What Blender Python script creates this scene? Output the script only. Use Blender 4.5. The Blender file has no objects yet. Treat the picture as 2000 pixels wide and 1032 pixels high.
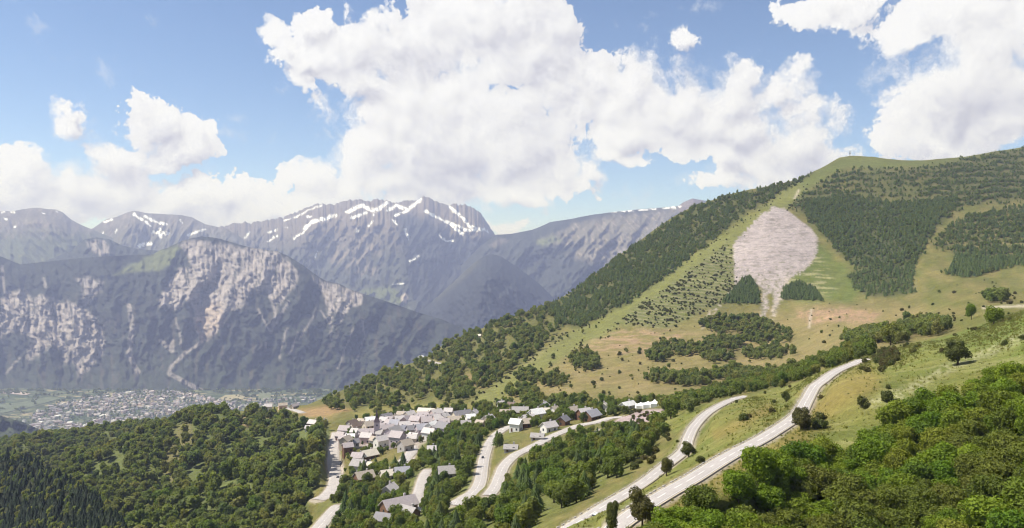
import bpy, math, random
import numpy as np
from mathutils import Vector

# ------------------------------------------------------------------ camera, sky, sun, exposure
scn = bpy.context.scene
COL = scn.collection
HC = 900.0            # camera height above the valley floor (m)
FPX = 1500.0          # focal length in pixels of the 2000 x 1032 photograph
CU, CV = 1000.0, 516.0

cam_d = bpy.data.cameras.new("camera")
cam = bpy.data.objects.new("camera", cam_d)
COL.objects.link(cam)
cam.location = (0, 0, HC)
cam.rotation_euler = (math.radians(90), 0, 0)
cam_d.sensor_fit = 'HORIZONTAL'
cam_d.sensor_width = 36.0
cam_d.lens = 36.0 * FPX / 2000.0
cam_d.clip_start = 1.0
cam_d.clip_end = 120000.0
scn.camera = cam

HAZE = 7.8e-5        # density of the air, per metre
SUN_EL = math.radians(54)
SUN_AZ = math.radians(-92)       # from straight ahead (+Y), negative = to the left
sx = math.sin(SUN_AZ) * math.cos(SUN_EL)
sy = math.cos(SUN_AZ) * math.cos(SUN_EL)
sz = math.sin(SUN_EL)
sun_d = bpy.data.lights.new("sun", 'SUN')
sun_d.energy = 4.2
sun_d.angle = math.radians(0.5)
sun_d.color = (1.0, 0.945, 0.87)
sun = bpy.data.objects.new("sun", sun_d)
COL.objects.link(sun)
sun.location = (-200, 100, HC + 400)
sun.rotation_euler = Vector((-sx, -sy, -sz)).to_track_quat('-Z', 'Y').to_euler()

scn.view_settings.view_transform = 'Standard'
scn.view_settings.look = 'None'
scn.view_settings.exposure = 0.82
scn.view_settings.gamma = 1.0
scn.view_settings.use_curve_mapping = False
scn.render.engine = 'CYCLES'
cy = scn.cycles
cy.use_denoising = True
try:
    cy.denoiser = 'OPENIMAGEDENOISE'
    cy.denoising_input_passes = 'RGB_ALBEDO_NORMAL'
except Exception:
    pass
cy.max_bounces = 4
cy.diffuse_bounces = 2
cy.glossy_bounces = 1
cy.transmission_bounces = 2
cy.volume_bounces = 0
cy.transparent_max_bounces = 4
cy.use_adaptive_sampling = True
cy.adaptive_threshold = 0.02
cy.adaptive_min_samples = 8
cy.filter_width = 1.15


class NT:
    """small helper for building node trees"""
    def __init__(self, tree):
        self.t = tree

    def n(self, typ, inputs=None, **props):
        nd = self.t.nodes.new(typ)
        for k, v in props.items():
            setattr(nd, k, v)
        for k, v in (inputs or {}).items():
            s = nd.inputs[k]
            if isinstance(v, bpy.types.NodeSocket):
                self.t.links.new(v, s)
            else:
                s.default_value = v
        return nd

    def math(self, op, a, b=None, c=None, clamp=False):
        ins = {0: a}
        if b is not None:
            ins[1] = b
        if c is not None:
            ins[2] = c
        return self.n('ShaderNodeMath', ins, operation=op, use_clamp=clamp).outputs[0]

    def vmath(self, op, a, b=None):
        ins = {0: a}
        if b is not None:
            ins[1] = b
        return self.n('ShaderNodeVectorMath', ins, operation=op).outputs[0]

    def mix(self, f, a, b, mode='MIX'):
        nd = self.t.nodes.new('ShaderNodeMix')
        nd.data_type = 'RGBA'
        nd.blend_type = mode
        for k, v in ((0, f), (6, a), (7, b)):
            s = nd.inputs[k]
            if isinstance(v, bpy.types.NodeSocket):
                self.t.links.new(v, s)
            else:
                s.default_value = v if k == 0 or len(v) == 4 else (*v, 1)
        return nd.outputs[2]

    def rng(self, x, a, b, c=0.0, d=1.0, smooth=False):
        return self.n('ShaderNodeMapRange', {0: x, 1: a, 2: b, 3: c, 4: d},
                      interpolation_type='SMOOTHSTEP' if smooth else 'LINEAR').outputs[0]


# ---- the clouds of the sky: soft lumps at their azimuth and elevation, broken up by noise
# (pixel u, pixel v, half width, half height, tilt in degrees, weight)
CLOUDS = [
    (545, 82, 62, 30, 8, 1), (610, 52, 60, 34, 0, .95), (670, 105, 90, 60, 0, 1.1), (545, 122, 44, 18, -6, .9),
    (600, 112, 60, 30, 0, 1), (800, 105, 150, 70, 0, 1.2), (940, 60, 150, 100, 0, 1.2), (1055, 90, 80, 90, 0, 1.1),
    (1130, 170, 100, 75, 0, 1.05), (820, 210, 180, 95, 0, 1.2), (690, 165, 75, 50, 20, 1), (600, 160, 40, 25, 30, .8),
    (730, 290, 95, 95, 0, 1.15), (900, 270, 210, 130, 0, 1.3), (1010, 310, 140, 80, 0, 1.1), (860, 365, 170, 60, 0, 1.2),
    (760, 365, 110, 55, 0, 1.1), (1000, 385, 110, 28, 0, .9), (1230, 185, 95, 75, 0, 1), (1320, 215, 130, 85, 0, 1.15),
    (1440, 190, 105, 70, 0, 1.05), (1535, 165, 70, 48, 10, .95), (1430, 255, 130, 55, -8, 1.1), (1250, 265, 120, 50, 0, 1.05),
    (1560, 205, 55, 35, 0, .85), (1200, 300, 38, 34, 0, .95), (1140, 350, 40, 34, 0, .95), (1240, 320, 60, 22, 0, .8),
    (1430, 310, 50, 36, 30, .9), (1575, 275, 92, 72, 20, 1.3), (1500, 335, 90, 48, -25, 1.1), (1420, 350, 45, 30, -20, .9),
    (1850, 30, 120, 70, 0, 1.25), (1900, 130, 150, 110, 0, 1.3), (1850, 215, 120, 85, -25, 1.2), (1770, 265, 92, 52, -15, 1.15),
    (1940, 230, 110, 60, -25, 1.1), (2110, 90, 180, 170, 0, 1.2), (1775, 75, 52, 34, 0, 1.0), (1830, 285, 120, 34, 0, 1),
    (1615, 16, 95, 44, 0, 1.15), (1560, 50, 45, 20, 20, .7), (1350, 75, 24, 24, 0, 1.0),
    (145, 245, 52, 44, 0, 1.1), (150, 218, 22, 18, 0, .9), (292, 240, 58, 42, 10, 1.25), (355, 282, 66, 50, 18, 1.25),
    (335, 312, 60, 30, 0, 1), (40, 330, 80, 48, 0, 1.1), (0, 375, 110, 62, 0, 1.2), (215, 325, 85, 45, 20, 1.15),
    (210, 375, 120, 55, 0, 1.25), (110, 408, 130, 34, 0, 1.2), (430, 372, 85, 38, 10, 1.15), (390, 400, 140, 45, 0, 1.25),
    (600, 352, 78, 34, 0, 1.2), (660, 380, 85, 34, 0, 1.15), (550, 405, 110, 34, 0, 1.2), (985, 445, 60, 14, 0, .9),
    (-150, 340, 110, 80, 0, 1.1), (-330, 250, 160, 90, 0, 1.1), (2400, 230, 180, 120, 0, 1.1),
    (900, -90, 200, 70, 0, 1.2), (1950, -80, 220, 80, 0, 1.2),
]


def azel(u, v):
    a, b = (u - CU) / FPX, (CV - v) / FPX
    az = math.atan(a)
    return az, math.atan(b * math.cos(az))


world = bpy.data.worlds.new("World")
scn.world = world
world.use_nodes = True
wt = world.node_tree
world.cycles.sampling_method = 'MANUAL'
world.cycles.sample_map_resolution = 512
wt.nodes.clear()


def make_cloud_field():
    g = bpy.data.node_groups.new("cloud_field", 'ShaderNodeTree')
    g.interface.new_socket("Vector", in_out='INPUT', socket_type='NodeSocketVector')
    g.interface.new_socket("Field", in_out='OUTPUT', socket_type='NodeSocketFloat')
    T = NT(g)
    gi = g.nodes.new('NodeGroupInput')
    go = g.nodes.new('NodeGroupOutput')
    p0 = gi.outputs[0]
    # billowing warp of the position
    w1 = T.n('ShaderNodeTexNoise', {'Vector': p0, 'Scale': 11.0, 'Detail': 5.0, 'Roughness': 0.66}, noise_dimensions='2D')
    w1v = T.vmath('SUBTRACT', w1.outputs['Color'], (0.5, 0.5, 0.5))
    p = T.n('ShaderNodeVectorMath', {0: w1v, 1: (0.085, 0.075, 0.0), 2: p0}, operation='MULTIPLY_ADD').outputs[0]
    frames = {}
    for (u, v, ru, rv, rot, w) in CLOUDS:
        frames.setdefault(int(round(rot / 20.0)) * 20, []).append((u, v, ru, rv, w))
    cur = None
    for rot, lst in frames.items():
        th = math.radians(rot)              # image tilt, positive = right end lower
        if rot:
            q = T.n('ShaderNodeVectorRotate', {'Vector': p, 'Angle': th}, rotation_type='Z_AXIS').outputs[0]
        else:
            q = p
        for (u, v, ru, rv, w) in lst:
            az, el = azel(u, v)
            c = math.cos(az)
            cx = az * math.cos(th) - el * math.sin(th)
            cyy = az * math.sin(th) + el * math.cos(th)
            k = 1.7 / 1.62 * (0.62 + w)     # a heavier lump reaches a little further
            ax, ay = 1 / (k * ru / FPX * c * c), 1 / (k * rv / FPX * c)
            mv = T.n('ShaderNodeVectorMath', {0: q, 1: (ax, ay, 0), 2: (-cx * ax, -cyy * ay, 0)}, operation='MULTIPLY_ADD').outputs[0]
            ln = T.n('ShaderNodeVectorMath', {0: mv}, operation='LENGTH').outputs['Value']
            cur = ln if cur is None else T.math('SMOOTH_MIN', cur, ln, 0.12)
    cur = T.math('SUBTRACT', 1.0, T.math('MINIMUM', cur, 1.0))
    # the rest of the sky dome, well out of the frame, carries scattered clouds of the same kind
    sep = T.n('ShaderNodeSeparateXYZ', {0: p0})
    far_az = T.rng(T.math('ABSOLUTE', sep.outputs[0]), 0.80, 1.0)
    far_el = T.rng(sep.outputs[1], 0.42, 0.60)
    far = T.math('MAXIMUM', far_az, far_el)
    nz = T.n('ShaderNodeTexNoise', {'Vector': p0, 'Scale': 3.2, 'Detail': 2.0, 'Roughness': 0.5}, noise_dimensions='2D').outputs['Fac']
    nz = T.math('MULTIPLY', T.rng(nz, 0.44, 0.66, 0.0, 0.75), far)
    cur = T.math('MAXIMUM', cur, nz)
    # fine break-up
    f1 = T.n('ShaderNodeTexNoise', {'Vector': p0, 'Scale': 17.0, 'Detail': 8.0, 'Roughness': 0.62}, noise_dimensions='2D').outputs['Fac']
    vo = T.n('ShaderNodeTexVoronoi', {'Vector': p, 'Scale': 26.0, 'Detail': 3.0, 'Roughness': 0.62},
             feature='F1', normalize=True, voronoi_dimensions='2D').outputs['Distance']
    a1 = T.math('MULTIPLY', T.math('SUBTRACT', f1, 0.5), 0.62)
    a2 = T.math('MULTIPLY', T.math('SUBTRACT', 0.34, vo), 0.72)
    tot = T.math('ADD', T.math('ADD', cur, a1), a2)
    g.links.new(tot, go.inputs[0])
    return g


CF = make_cloud_field()
W = NT(wt)
tc = W.n('ShaderNodeTexCoord')
dirv = W.vmath('NORMALIZE', tc.outputs['Generated'])
sp = W.n('ShaderNodeSeparateXYZ', {0: dirv})
azs = W.math('ARCTAN2', sp.outputs[0], sp.outputs[1])
els = W.math('ARCSINE', sp.outputs[2])
pv = W.n('ShaderNodeCombineXYZ', {0: azs, 1: els, 2: 0.0}).outputs[0]


def field(off):
    v = W.vmath('ADD', pv, (*off, 0.0)) if off != (0, 0) else pv
    g = wt.nodes.new('ShaderNodeGroup')
    g.node_tree = CF
    wt.links.new(v, g.inputs[0])
    return g.outputs[0]


F0 = field((0, 0))
F2 = field((-0.010, 0.016))
soft = W.n('ShaderNodeTexNoise', {'Vector': pv, 'Scale': 7.0, 'Detail': 2.0}, noise_dimensions='2D').outputs['Fac']
wid = W.rng(soft, 0.42, 0.68, 0.05, 0.36)
mask = W.math('DIVIDE', W.math('SUBTRACT', F0, 0.42), wid, clamp=True)
mask = W.rng(mask, 0.0, 1.0, 0.0, 1.0, smooth=True)
wisp = W.n('ShaderNodeTexNoise', {'Vector': pv, 'Scale': 15.0, 'Detail': 7.0, 'Roughness': 0.66, 'Distortion': 0.15}, noise_dimensions='2D').outputs['Fac']
wisp = W.math('MULTIPLY', W.rng(wisp, 0.62, 0.84, 0.0, 0.6), W.rng(els, 0.0, 0.12))
mask = W.math('MAXIMUM', mask, wisp)
rel2 = W.math('MULTIPLY', W.math('SUBTRACT', F0, F2), 1.0)
thick = W.math('MULTIPLY', W.rng(F2, 0.62, 1.25), 0.34)
low = W.n('ShaderNodeTexNoise', {'Vector': pv, 'Scale': 5.0, 'Detail': 3.0}, noise_dimensions='2D').outputs['Fac']
lit = W.math('SUBTRACT', W.math('ADD', rel2, W.math('MULTIPLY', W.rng(low, 0.3, 0.7, 0.60, 0.97), 1.0)), thick, clamp=True)
sky = W.n('ShaderNodeTexSky', sky_type='NISHITA')
sky.sun_disc = False
sky.sun_elevation = SUN_EL
sky.sun_rotation = SUN_AZ
sky.altitude = 3000
sky.air_density = 1.0
sky.dust_density = 0.25
sky.ozone_density = 2.5
SKY_S = 0.091
# the grey undersides of the big clouds
for (u, v, ru, rv, w) in ((880, 340, 170, 62, .55), (1060, 300, 90, 60, .22), (1900, 215, 110, 70, .25), (340, 318, 60, 24, .25), (1400, 275, 170, 30, .22), (80, 400, 170, 34, .3), (420, 405, 150, 26, .25), (1560, 330, 90, 40, .2), (230, 350, 80, 26, .2), (1000, 230, 130, 40, .12)):
    az, el = azel(u, v)
    sv_ = W.n('ShaderNodeVectorMath', {0: pv, 1: (FPX / ru, FPX / rv, 0), 2: (-az * FPX / ru, -el * FPX / rv, 0)}, operation='MULTIPLY_ADD').outputs[0]
    g_ = W.n('ShaderNodeTexGradient', {'Vector': sv_}, gradient_type='SPHERICAL').outputs['Fac']
    lit = W.math('SUBTRACT', lit, W.math('MULTIPLY', g_, w * 1.45), clamp=True)
lowc = W.math('EXPONENT', W.math('MULTIPLY', els, -14.0))
ccol = W.n('ShaderNodeValToRGB', {0: lit})
cr = ccol.color_ramp
cr.elements[0].position = 0.0
cr.elements[0].color = (0.54, 0.54, 0.63, 1)
cr.elements[1].position = 1.0
cr.elements[1].color = (1.0, 1.0, 1.02, 1)
e = cr.elements.new(0.42)
e.color = (0.76, 0.76, 0.82, 1)
e = cr.elements.new(0.68)
e.color = (0.89, 0.89, 0.92, 1)
cl = W.mix(W.math('MINIMUM', lowc, 1.0), ccol.outputs[0], W.vmath('MULTIPLY', ccol.outputs[0], (0.95, 0.98, 1.10)))
cbr = W.math('MULTIPLY', W.math('ADD', W.math('MULTIPLY', W.math('MINIMUM', lowc, 1.0), 0.22), 1.0), 0.56 / SKY_S)
cl = W.n('ShaderNodeVectorMath', {0: cl, 'Scale': cbr}, operation='SCALE').outputs[0]
final = W.mix(mask, sky.outputs[0], cl)
bg = W.n('ShaderNodeBackground', {'Color': final, 'Strength': SKY_S})
wo = W.n('ShaderNodeOutputWorld', {'Surface': bg.outputs[0]})

# ------------------------------------------------------------------ numeric helpers
RS = np.random.RandomState(7)
PERM = RS.permutation(512)
PERM = np.concatenate([PERM, PERM, PERM])
GRAD = np.stack([np.cos(np.arange(512) * 2.399963), np.sin(np.arange(512) * 2.399963)], 1)


def perlin(x, y, seed=0):
    x = np.asarray(x, float) + seed * 17.31
    y = np.asarray(y, float) - seed * 9.77
    xi, yi = np.floor(x).astype(int), np.floor(y).astype(int)
    xf, yf = x - xi, y - yi

    def gd(ix, iy, dx, dy):
        h = PERM[PERM[ix & 511] + (iy & 511)]
        return GRAD[h, 0] * dx + GRAD[h, 1] * dy
    s, t = xf * xf * xf * (xf * (xf * 6 - 15) + 10), yf * yf * yf * (yf * (yf * 6 - 15) + 10)
    a, b = gd(xi, yi, xf, yf), gd(xi + 1, yi, xf - 1, yf)
    c, d = gd(xi, yi + 1, xf, yf - 1), gd(xi + 1, yi + 1, xf - 1, yf - 1)
    return ((a + s * (b - a)) * (1 - t) + (c + s * (d - c)) * t) * 1.5


def fbm(x, y, oct=4, seed=0, gain=0.5, ridged=False):
    tot, amp, f, n = 0.0, 1.0, 1.0, 0.0
    for i in range(oct):
        p = perlin(x * f, y * f, seed + i)
        tot = tot + amp * ((1 - np.abs(p) * 2) if ridged else p)
        n += amp
        amp *= gain
        f *= 2.03
    return tot / n


def sstep(x, a, b):
    t = np.clip((x - a) / (b - a), 0, 1)
    return t * t * (3 - 2 * t)


def seg_dist(u, v, pts):
    """distance to a polyline"""
    u, v = np.asarray(u, float), np.asarray(v, float)
    best = np.full(u.shape, 1e9)
    for (x0, y0), (x1, y1) in zip(pts[:-1], pts[1:]):
        dx, dy = x1 - x0, y1 - y0
        t = np.clip(((u - x0) * dx + (v - y0) * dy) / (dx * dx + dy * dy + 1e-9), 0, 1)
        best = np.minimum(best, (u - x0 - t * dx) ** 2 + (v - y0 - t * dy) ** 2)
    return np.sqrt(best)


def inside(u, v, poly):
    u, v = np.asarray(u, float), np.asarray(v, float)
    r = np.zeros(u.shape, bool)
    n = len(poly)
    for i in range(n):
        (x0, y0), (x1, y1) = poly[i], poly[(i + 1) % n]
        if y0 == y1:
            continue
        c = ((y0 > v) != (y1 > v)) & (u < (x1 - x0) * (v - y0) / (y1 - y0) + x0)
        r ^= c
    return r


def pmask(u, v, poly, soft=6.0):
    """1 inside the outline, 0 outside, soft edge"""
    d = seg_dist(u, v, list(poly) + [poly[0]])
    d = np.where(inside(u, v, poly), d, -d)
    return sstep(d, -soft, soft)


def smask(u, v, pts, w, soft=2.0):
    return 1 - sstep(seg_dist(u, v, pts), w - soft, w + soft)


def zpts(ox, oy, sc, pts):
    return [(ox + x / sc, oy + y / sc) for x, y in pts]


def world_of(u, v, D):
    u, v, D = np.asarray(u, float), np.asarray(v, float), np.asarray(D, float)
    return D * (u - CU) / FPX, D, HC - D * (v - CV) / FPX


# ------------------------------------------------------------------ mesh helpers
def mesh_np(name, V, F, mat=None, col=None, smooth=True):
    """mesh data from arrays: V (n,3), F (m,4) or (m,3)"""
    V = np.ascontiguousarray(V, np.float32)
    F = np.ascontiguousarray(F, np.int32)
    me = bpy.data.meshes.new(name)
    k = F.shape[1]
    me.vertices.add(len(V))
    me.vertices.foreach_set("co", V.ravel())
    me.loops.add(F.size)
    me.loops.foreach_set("vertex_index", F.ravel())
    me.polygons.add(len(F))
    me.polygons.foreach_set("loop_start", np.arange(0, F.size, k, dtype=np.int32))
    try:
        me.polygons.foreach_set("loop_total", np.full(len(F), k, np.int32))
    except Exception:
        pass
    me.polygons.foreach_set("use_smooth", np.full(len(F), smooth, bool))
    me.update(calc_edges=True)
    if col is not None:
        at = me.attributes.new("col", 'FLOAT_COLOR', 'POINT')
        c4 = np.ones((len(V), 4), np.float32)
        c4[:, :3] = col
        at.data.foreach_set("color", c4.ravel())
    if mat:
        me.materials.append(mat)
    return me


def link(name, me, parent=None, **props):
    o = bpy.data.objects.new(name, me)
    COL.objects.link(o)
    if parent is not None:
        o.parent = parent
    for k, v in props.items():
        o[k] = v
    return o


def grid_faces(r, c):
    i = np.arange(r * c).reshape(r, c)
    return np.stack([i[:-1, :-1], i[:-1, 1:], i[1:, 1:], i[1:, :-1]], -1).reshape(-1, 4)


def grid_obj(name, X, Y, Z, mat, col, **props):
    r, c = X.shape
    V = np.stack([X, Y, Z], -1).reshape(-1, 3)
    me = mesh_np(name, V, grid_faces(r, c), mat, None if col is None else col.reshape(-1, 3))
    return link(name, me, **props)


# ------------------------------------------------------------------ materials
def mat_new(name):
    m = bpy.data.materials.new(name)
    m.use_nodes = True
    m.node_tree.nodes.clear()
    return m, NT(m.node_tree)


def mat_land(name, scales, amps, bump=0.0, bscale=1.0, rough=0.95):
    """land cover: colour from the surface attribute, broken up by noise, plus relief"""
    m, T = mat_new(name)
    at = T.n('ShaderNodeAttribute', attribute_name='col')
    tc = T.n('ShaderNodeTexCoord')
    c = at.outputs['Color']
    for s, a in zip(scales, amps):
        nz = T.n('ShaderNodeTexNoise', {'Vector': tc.outputs['Object'], 'Scale': s, 'Detail': 5.0, 'Roughness': 0.62})
        f = T.rng(nz.outputs['Fac'], 0.25, 0.75, 1 - a, 1 + a)
        c = T.vmath('MULTIPLY', c, T.n('ShaderNodeCombineXYZ', {0: f, 1: f, 2: f}).outputs[0])
    ins = {'Base Color': c, 'Roughness': rough, 'Specular IOR Level': 0.1}
    if bump:
        nb = T.n('ShaderNodeTexNoise', {'Vector': tc.outputs['Object'], 'Scale': bscale, 'Detail': 6.0, 'Roughness': 0.65})
        bp = T.n('ShaderNodeBump', {'Height': nb.outputs['Fac'], 'Distance': bump, 'Strength': 1.0})
        ins['Normal'] = bp.outputs[0]
    p = T.n('ShaderNodeBsdfPrincipled', ins)
    T.n('ShaderNodeOutputMaterial', {'Surface': p.outputs[0]})
    return m


def mat_plain(name, col, rough=0.8, var=0.15, scale=1.0, spec=0.2, bump=0.0):
    m, T = mat_new(name)
    tc = T.n('ShaderNodeTexCoord')
    nz = T.n('ShaderNodeTexNoise', {'Vector': tc.outputs['Object'], 'Scale': scale, 'Detail': 5.0, 'Roughness': 0.6})
    f = T.rng(nz.outputs['Fac'], 0.25, 0.75, 1 - var, 1 + var)
    c = T.vmath('MULTIPLY', (*col,), T.n('ShaderNodeCombineXYZ', {0: f, 1: f, 2: f}).outputs[0])
    ins = {'Base Color': c, 'Roughness': rough, 'Specular IOR Level': spec}
    if bump:
        ins['Normal'] = T.n('ShaderNodeBump', {'Height': nz.outputs['Fac'], 'Distance': bump}).outputs[0]
    p = T.n('ShaderNodeBsdfPrincipled', ins)
    T.n('ShaderNodeOutputMaterial', {'Surface': p.outputs[0]})
    return m


MAT_LAND = mat_land('meadow_and_woodland_ground', (0.012, 0.11, 0.6, 2.6), (0.14, 0.22, 0.26, 0.30), bump=0.5, bscale=0.5)
MAT_MTN = mat_land('mountain_rock_and_forest', (0.0035, 0.02), (0.12, 0.30), bump=16.0, bscale=0.014)

# ------------------------------------------------------------------ the near hill, spur and slopes
# ground control points: pixel, pixel, distance in metres
GP = [
    (2000, 1032, 105), (2000, 900, 122), (2000, 800, 145), (2000, 700, 178), (2000, 640, 215), (2000, 608, 260),
    (2000, 596, 560), (2000, 560, 750), (2000, 520, 930), (2000, 480, 1060), (2000, 400, 1300), (2000, 330, 1600), (2000, 285, 1850),
    (1800, 1032, 118), (1800, 900, 140), (1800, 800, 168), (1800, 720, 212), (1800, 672, 275),
    (1800, 655, 500), (1800, 620, 660), (1800, 570, 880), (1800, 520, 1000), (1800, 450, 1150), (1800, 380, 1350), (1800, 313, 1620),
    (1600, 1032, 126), (1600, 950, 138), (1600, 880, 158), (1600, 812, 197), (1600, 748, 246), (1640, 722, 277), (1690, 704, 305), (1600, 735, 280),
    (1600, 712, 520), (1600, 660, 700), (1600, 620, 860), (1600, 590, 940), (1600, 500, 1150), (1600, 420, 1320), (1600, 328, 1570),
    (1560, 812, 193), (1500, 850, 171), (1430, 888, 153), (1350, 930, 138), (1290, 970, 126), (1224, 1008, 116), (1180, 1032, 111), (1290, 1032, 113),
    (1090, 1034, 156), (1150, 1003, 166), (1210, 972, 178), (1260, 940, 191), (1300, 910, 206), (1335, 880, 222), (1345, 855, 239),
    (1355, 835, 254), (1375, 812, 274), (1400, 795, 290), (1430, 781, 306), (1458, 774, 314),
    (1400, 1032, 119), (1450, 765, 500), (1400, 776, 480), (1500, 740, 560), (1400, 740, 600), (1400, 700, 720), (1400, 650, 850),
    (1400, 600, 970), (1400, 540, 1100), (1400, 460, 1270), (1400, 387, 1480), (1500, 600, 960), (1500, 500, 1130), (1500, 420, 1300),
    (1300, 860, 262), (1280, 830, 360), (1230, 845, 398), (1230, 812, 450), (1200, 930, 225), (1200, 890, 290), (1150, 850, 400),
    (1200, 790, 520), (1200, 770, 590), (1200, 740, 680), (1200, 700, 790), (1200, 650, 910), (1200, 600, 1040), (1200, 550, 1200), (1200, 500, 1420),
    (1300, 800, 440), (1300, 780, 500), (1300, 740, 640), (1300, 700, 760), (1300, 640, 890), (1300, 560, 1080), (1300, 430, 1460),
    (1000, 1032, 200), (1000, 980, 260), (1000, 950, 300), (1000, 900, 360), (1000, 870, 410), (1000, 840, 470), (1000, 810, 560),
    (1000, 780, 650), (1000, 740, 760), (1000, 700, 870), (1000, 650, 1040), (1000, 614, 1230), (1080, 588, 1340),
    (800, 1032, 270), (800, 980, 340), (800, 930, 420), (800, 880, 520), (800, 850, 600), (800, 810, 710), (800, 790, 780), (800, 760, 860),
    (800, 730, 960), (800, 706, 1080), (880, 668, 1180),
    (650, 1032, 330), (650, 980, 410), (650, 930, 500), (650, 880, 590), (650, 850, 640), (650, 820, 720), (650, 790, 850), (650, 772, 980),
    (500, 1032, 400), (500, 980, 470), (500, 930, 550), (500, 880, 650), (500, 840, 760), (500, 802, 920),
    (350, 1032, 460), (350, 980, 530), (350, 930, 620), (350, 880, 740), (350, 840, 890), (350, 822, 1000),
    (200, 1032, 520), (200, 980, 600), (200, 930, 710), (200, 880, 860), (200, 842, 1100),
    (0, 1032, 600), (0, 950, 780), (0, 866, 1180), (-300, 1032, 700), (-300, 950, 900), (-300, 884, 1230),
    (2300, 1032, 90), (2300, 800, 122), (2300, 640, 170), (2300, 575, 250), (2300, 562, 560), (2300, 500, 880), (2300, 400, 1200), (2300, 256, 1900),
    (2300, 1300, 66), (2000, 1300, 76), (1600, 1300, 86), (1400, 1300, 84), (1200, 1300, 78), (1000, 1300, 110), (800, 1300, 155),
    (500, 1300, 215), (200, 1300, 290), (-300, 1300, 370), (1300, 1100, 98), (1150, 1100, 99), (1000, 1100, 170),
]
SIL = [(-320, 884), (0, 864), (100, 852), (200, 840), (300, 829), (400, 816), (470, 806), (520, 797), (560, 799), (600, 794), (640, 776),
       (700, 751), (760, 722), (820, 705), (845, 690), (870, 670), (900, 658), (960, 634), (1000, 618), (1040, 606), (1080, 592), (1120, 568),
       (1160, 536), (1200, 506), (1240, 477), (1280, 447), (1320, 421), (1350, 405), (1400, 388), (1440, 376), (1500, 364), (1560, 350),
       (1600, 330), (1640, 308), (1665, 304), (1700, 306), (1760, 313), (1800, 314), (1880, 307), (1950, 295), (2000, 287), (2320, 256), (2470, 246)]
_g = np.array(GP, float)
_gx = np.stack([_g[:, 0] / 700, _g[:, 1] / 350], 1)


def _phi(r2):
    return np.power(r2 + 1e-5, 0.75)


def _fit():
    d2 = ((_gx[:, None, :] - _gx[None, :, :]) ** 2).sum(-1)
    n = len(_gx)
    A = np.zeros((n + 3, n + 3))
    A[:n, :n] = _phi(d2) + np.eye(n) * -0.004
    P = np.concatenate([np.ones((n, 1)), _gx], 1)
    A[:n, n:] = P
    A[n:, :n] = P.T
    b = np.concatenate([np.log(_g[:, 2]), np.zeros(3)])
    return np.linalg.solve(A, b)


_w = _fit()


def base_depth(u, v):
    u, v = np.broadcast_arrays(np.asarray(u, float), np.asarray(v, float))
    x, y = u.ravel() / 700, v.ravel() / 350
    out = np.empty(len(x))
    for i in range(0, len(x), 20000):
        xs, ys = x[i:i + 20000], y[i:i + 20000]
        d2 = (xs[:, None] - _gx[None, :, 0]) ** 2 + (ys[:, None] - _gx[None, :, 1]) ** 2
        out[i:i + 20000] = _phi(d2) @ _w[:-3] + _w[-3] + _w[-2] * xs + _w[-1] * ys
    return np.exp(out).reshape(u.shape)


NU, NV = 900, 420
U1 = np.linspace(-330, 2450, NU)
silv = np.interp(U1, [p[0] for p in SIL], [p[1] for p in SIL]) + 1.6 * fbm(U1 / 35.0, U1 * 0, 3, 3)
S1 = np.linspace(0, 1, NV)
_d = np.where(S1 < 0.93, S1 / 0.93, 1.0)
VB = 1090.0
VV = silv[None, :] + (VB - silv[None, :]) * (np.minimum(S1, 0.93) / 0.93)[:, None] ** 1.0
VV = VV + np.maximum(S1 - 0.93, 0)[:, None] / 0.07 * 300.0
UU = np.repeat(U1[None, :], NV, 0)
D1 = base_depth(UU, VV)
D1 = np.flipud(np.maximum.accumulate(np.flipud(D1) * 1.0, axis=0))        # distance grows up the picture
X1, Y1, Z1 = world_of(UU, VV, D1)
# small relief, larger with distance
amp = np.clip(D1 / 300.0, 0.25, 3.0)
Z1 = Z1 + amp * (0.8 * fbm(X1 / 40, Y1 / 40, 4, 11) + 0.25 * fbm(X1 / 7, Y1 / 7, 2, 12)) * sstep(VV - silv[None, :], 0, 25)

# folds of the wooded spur: side ridges and ravines running down to the gorge
for pts_, h_, w_ in (([(650, 900), (520, 945), (400, 990), (290, 1045), (240, 1090)], 11, 34), ([(570, 888), (440, 925), (330, 972), (230, 1040)], -17, 30), ([(430, 838), (330, 878), (240, 915), (130, 950)], 11, 26),
                     ([(310, 846), (230, 874), (150, 900), (60, 930)], -14, 22), ([(200, 850), (120, 880), (40, 900)], 9, 18), ([(600, 1000), (520, 1060), (470, 1100)], -9, 26)):
    dd_ = seg_dist(UU, VV, pts_)
    Z1 = Z1 + 1.7 * h_ * np.exp(-(dd_ / w_) ** 2) * (Y1 / 650.0) * sstep(VV - silv[None, :], 4, 40)

# ---- roads: centre lines (pixel points on the slope), widths in metres
def curve(pts, step):
    """smooth dense polyline through points (Catmull-Rom)"""
    P = np.array(pts, float)
    P = np.concatenate([[2 * P[0] - P[1]], P, [2 * P[-1] - P[-2]]])
    out = []
    for i in range(1, len(P) - 2):
        n = max(2, int(np.linalg.norm(P[i + 1] - P[i]) / step))
        for k in range(n):
            t = k / n
            out.append(0.5 * ((2 * P[i]) + (-P[i - 1] + P[i + 1]) * t + (2 * P[i - 1] - 5 * P[i] + 4 * P[i + 1] - P[i + 2]) * t * t
                              + (-P[i - 1] + 3 * P[i] - 3 * P[i + 1] + P[i + 2]) * t ** 3))
    out.append(P[-2])
    return np.array(out)


def sm(a, n):
    k = np.hanning(n + 2)[1:-1]
    k /= k.sum()
    return np.convolve(np.pad(a, n // 2, mode='edge'), k, mode='valid')[:len(a)]


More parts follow.
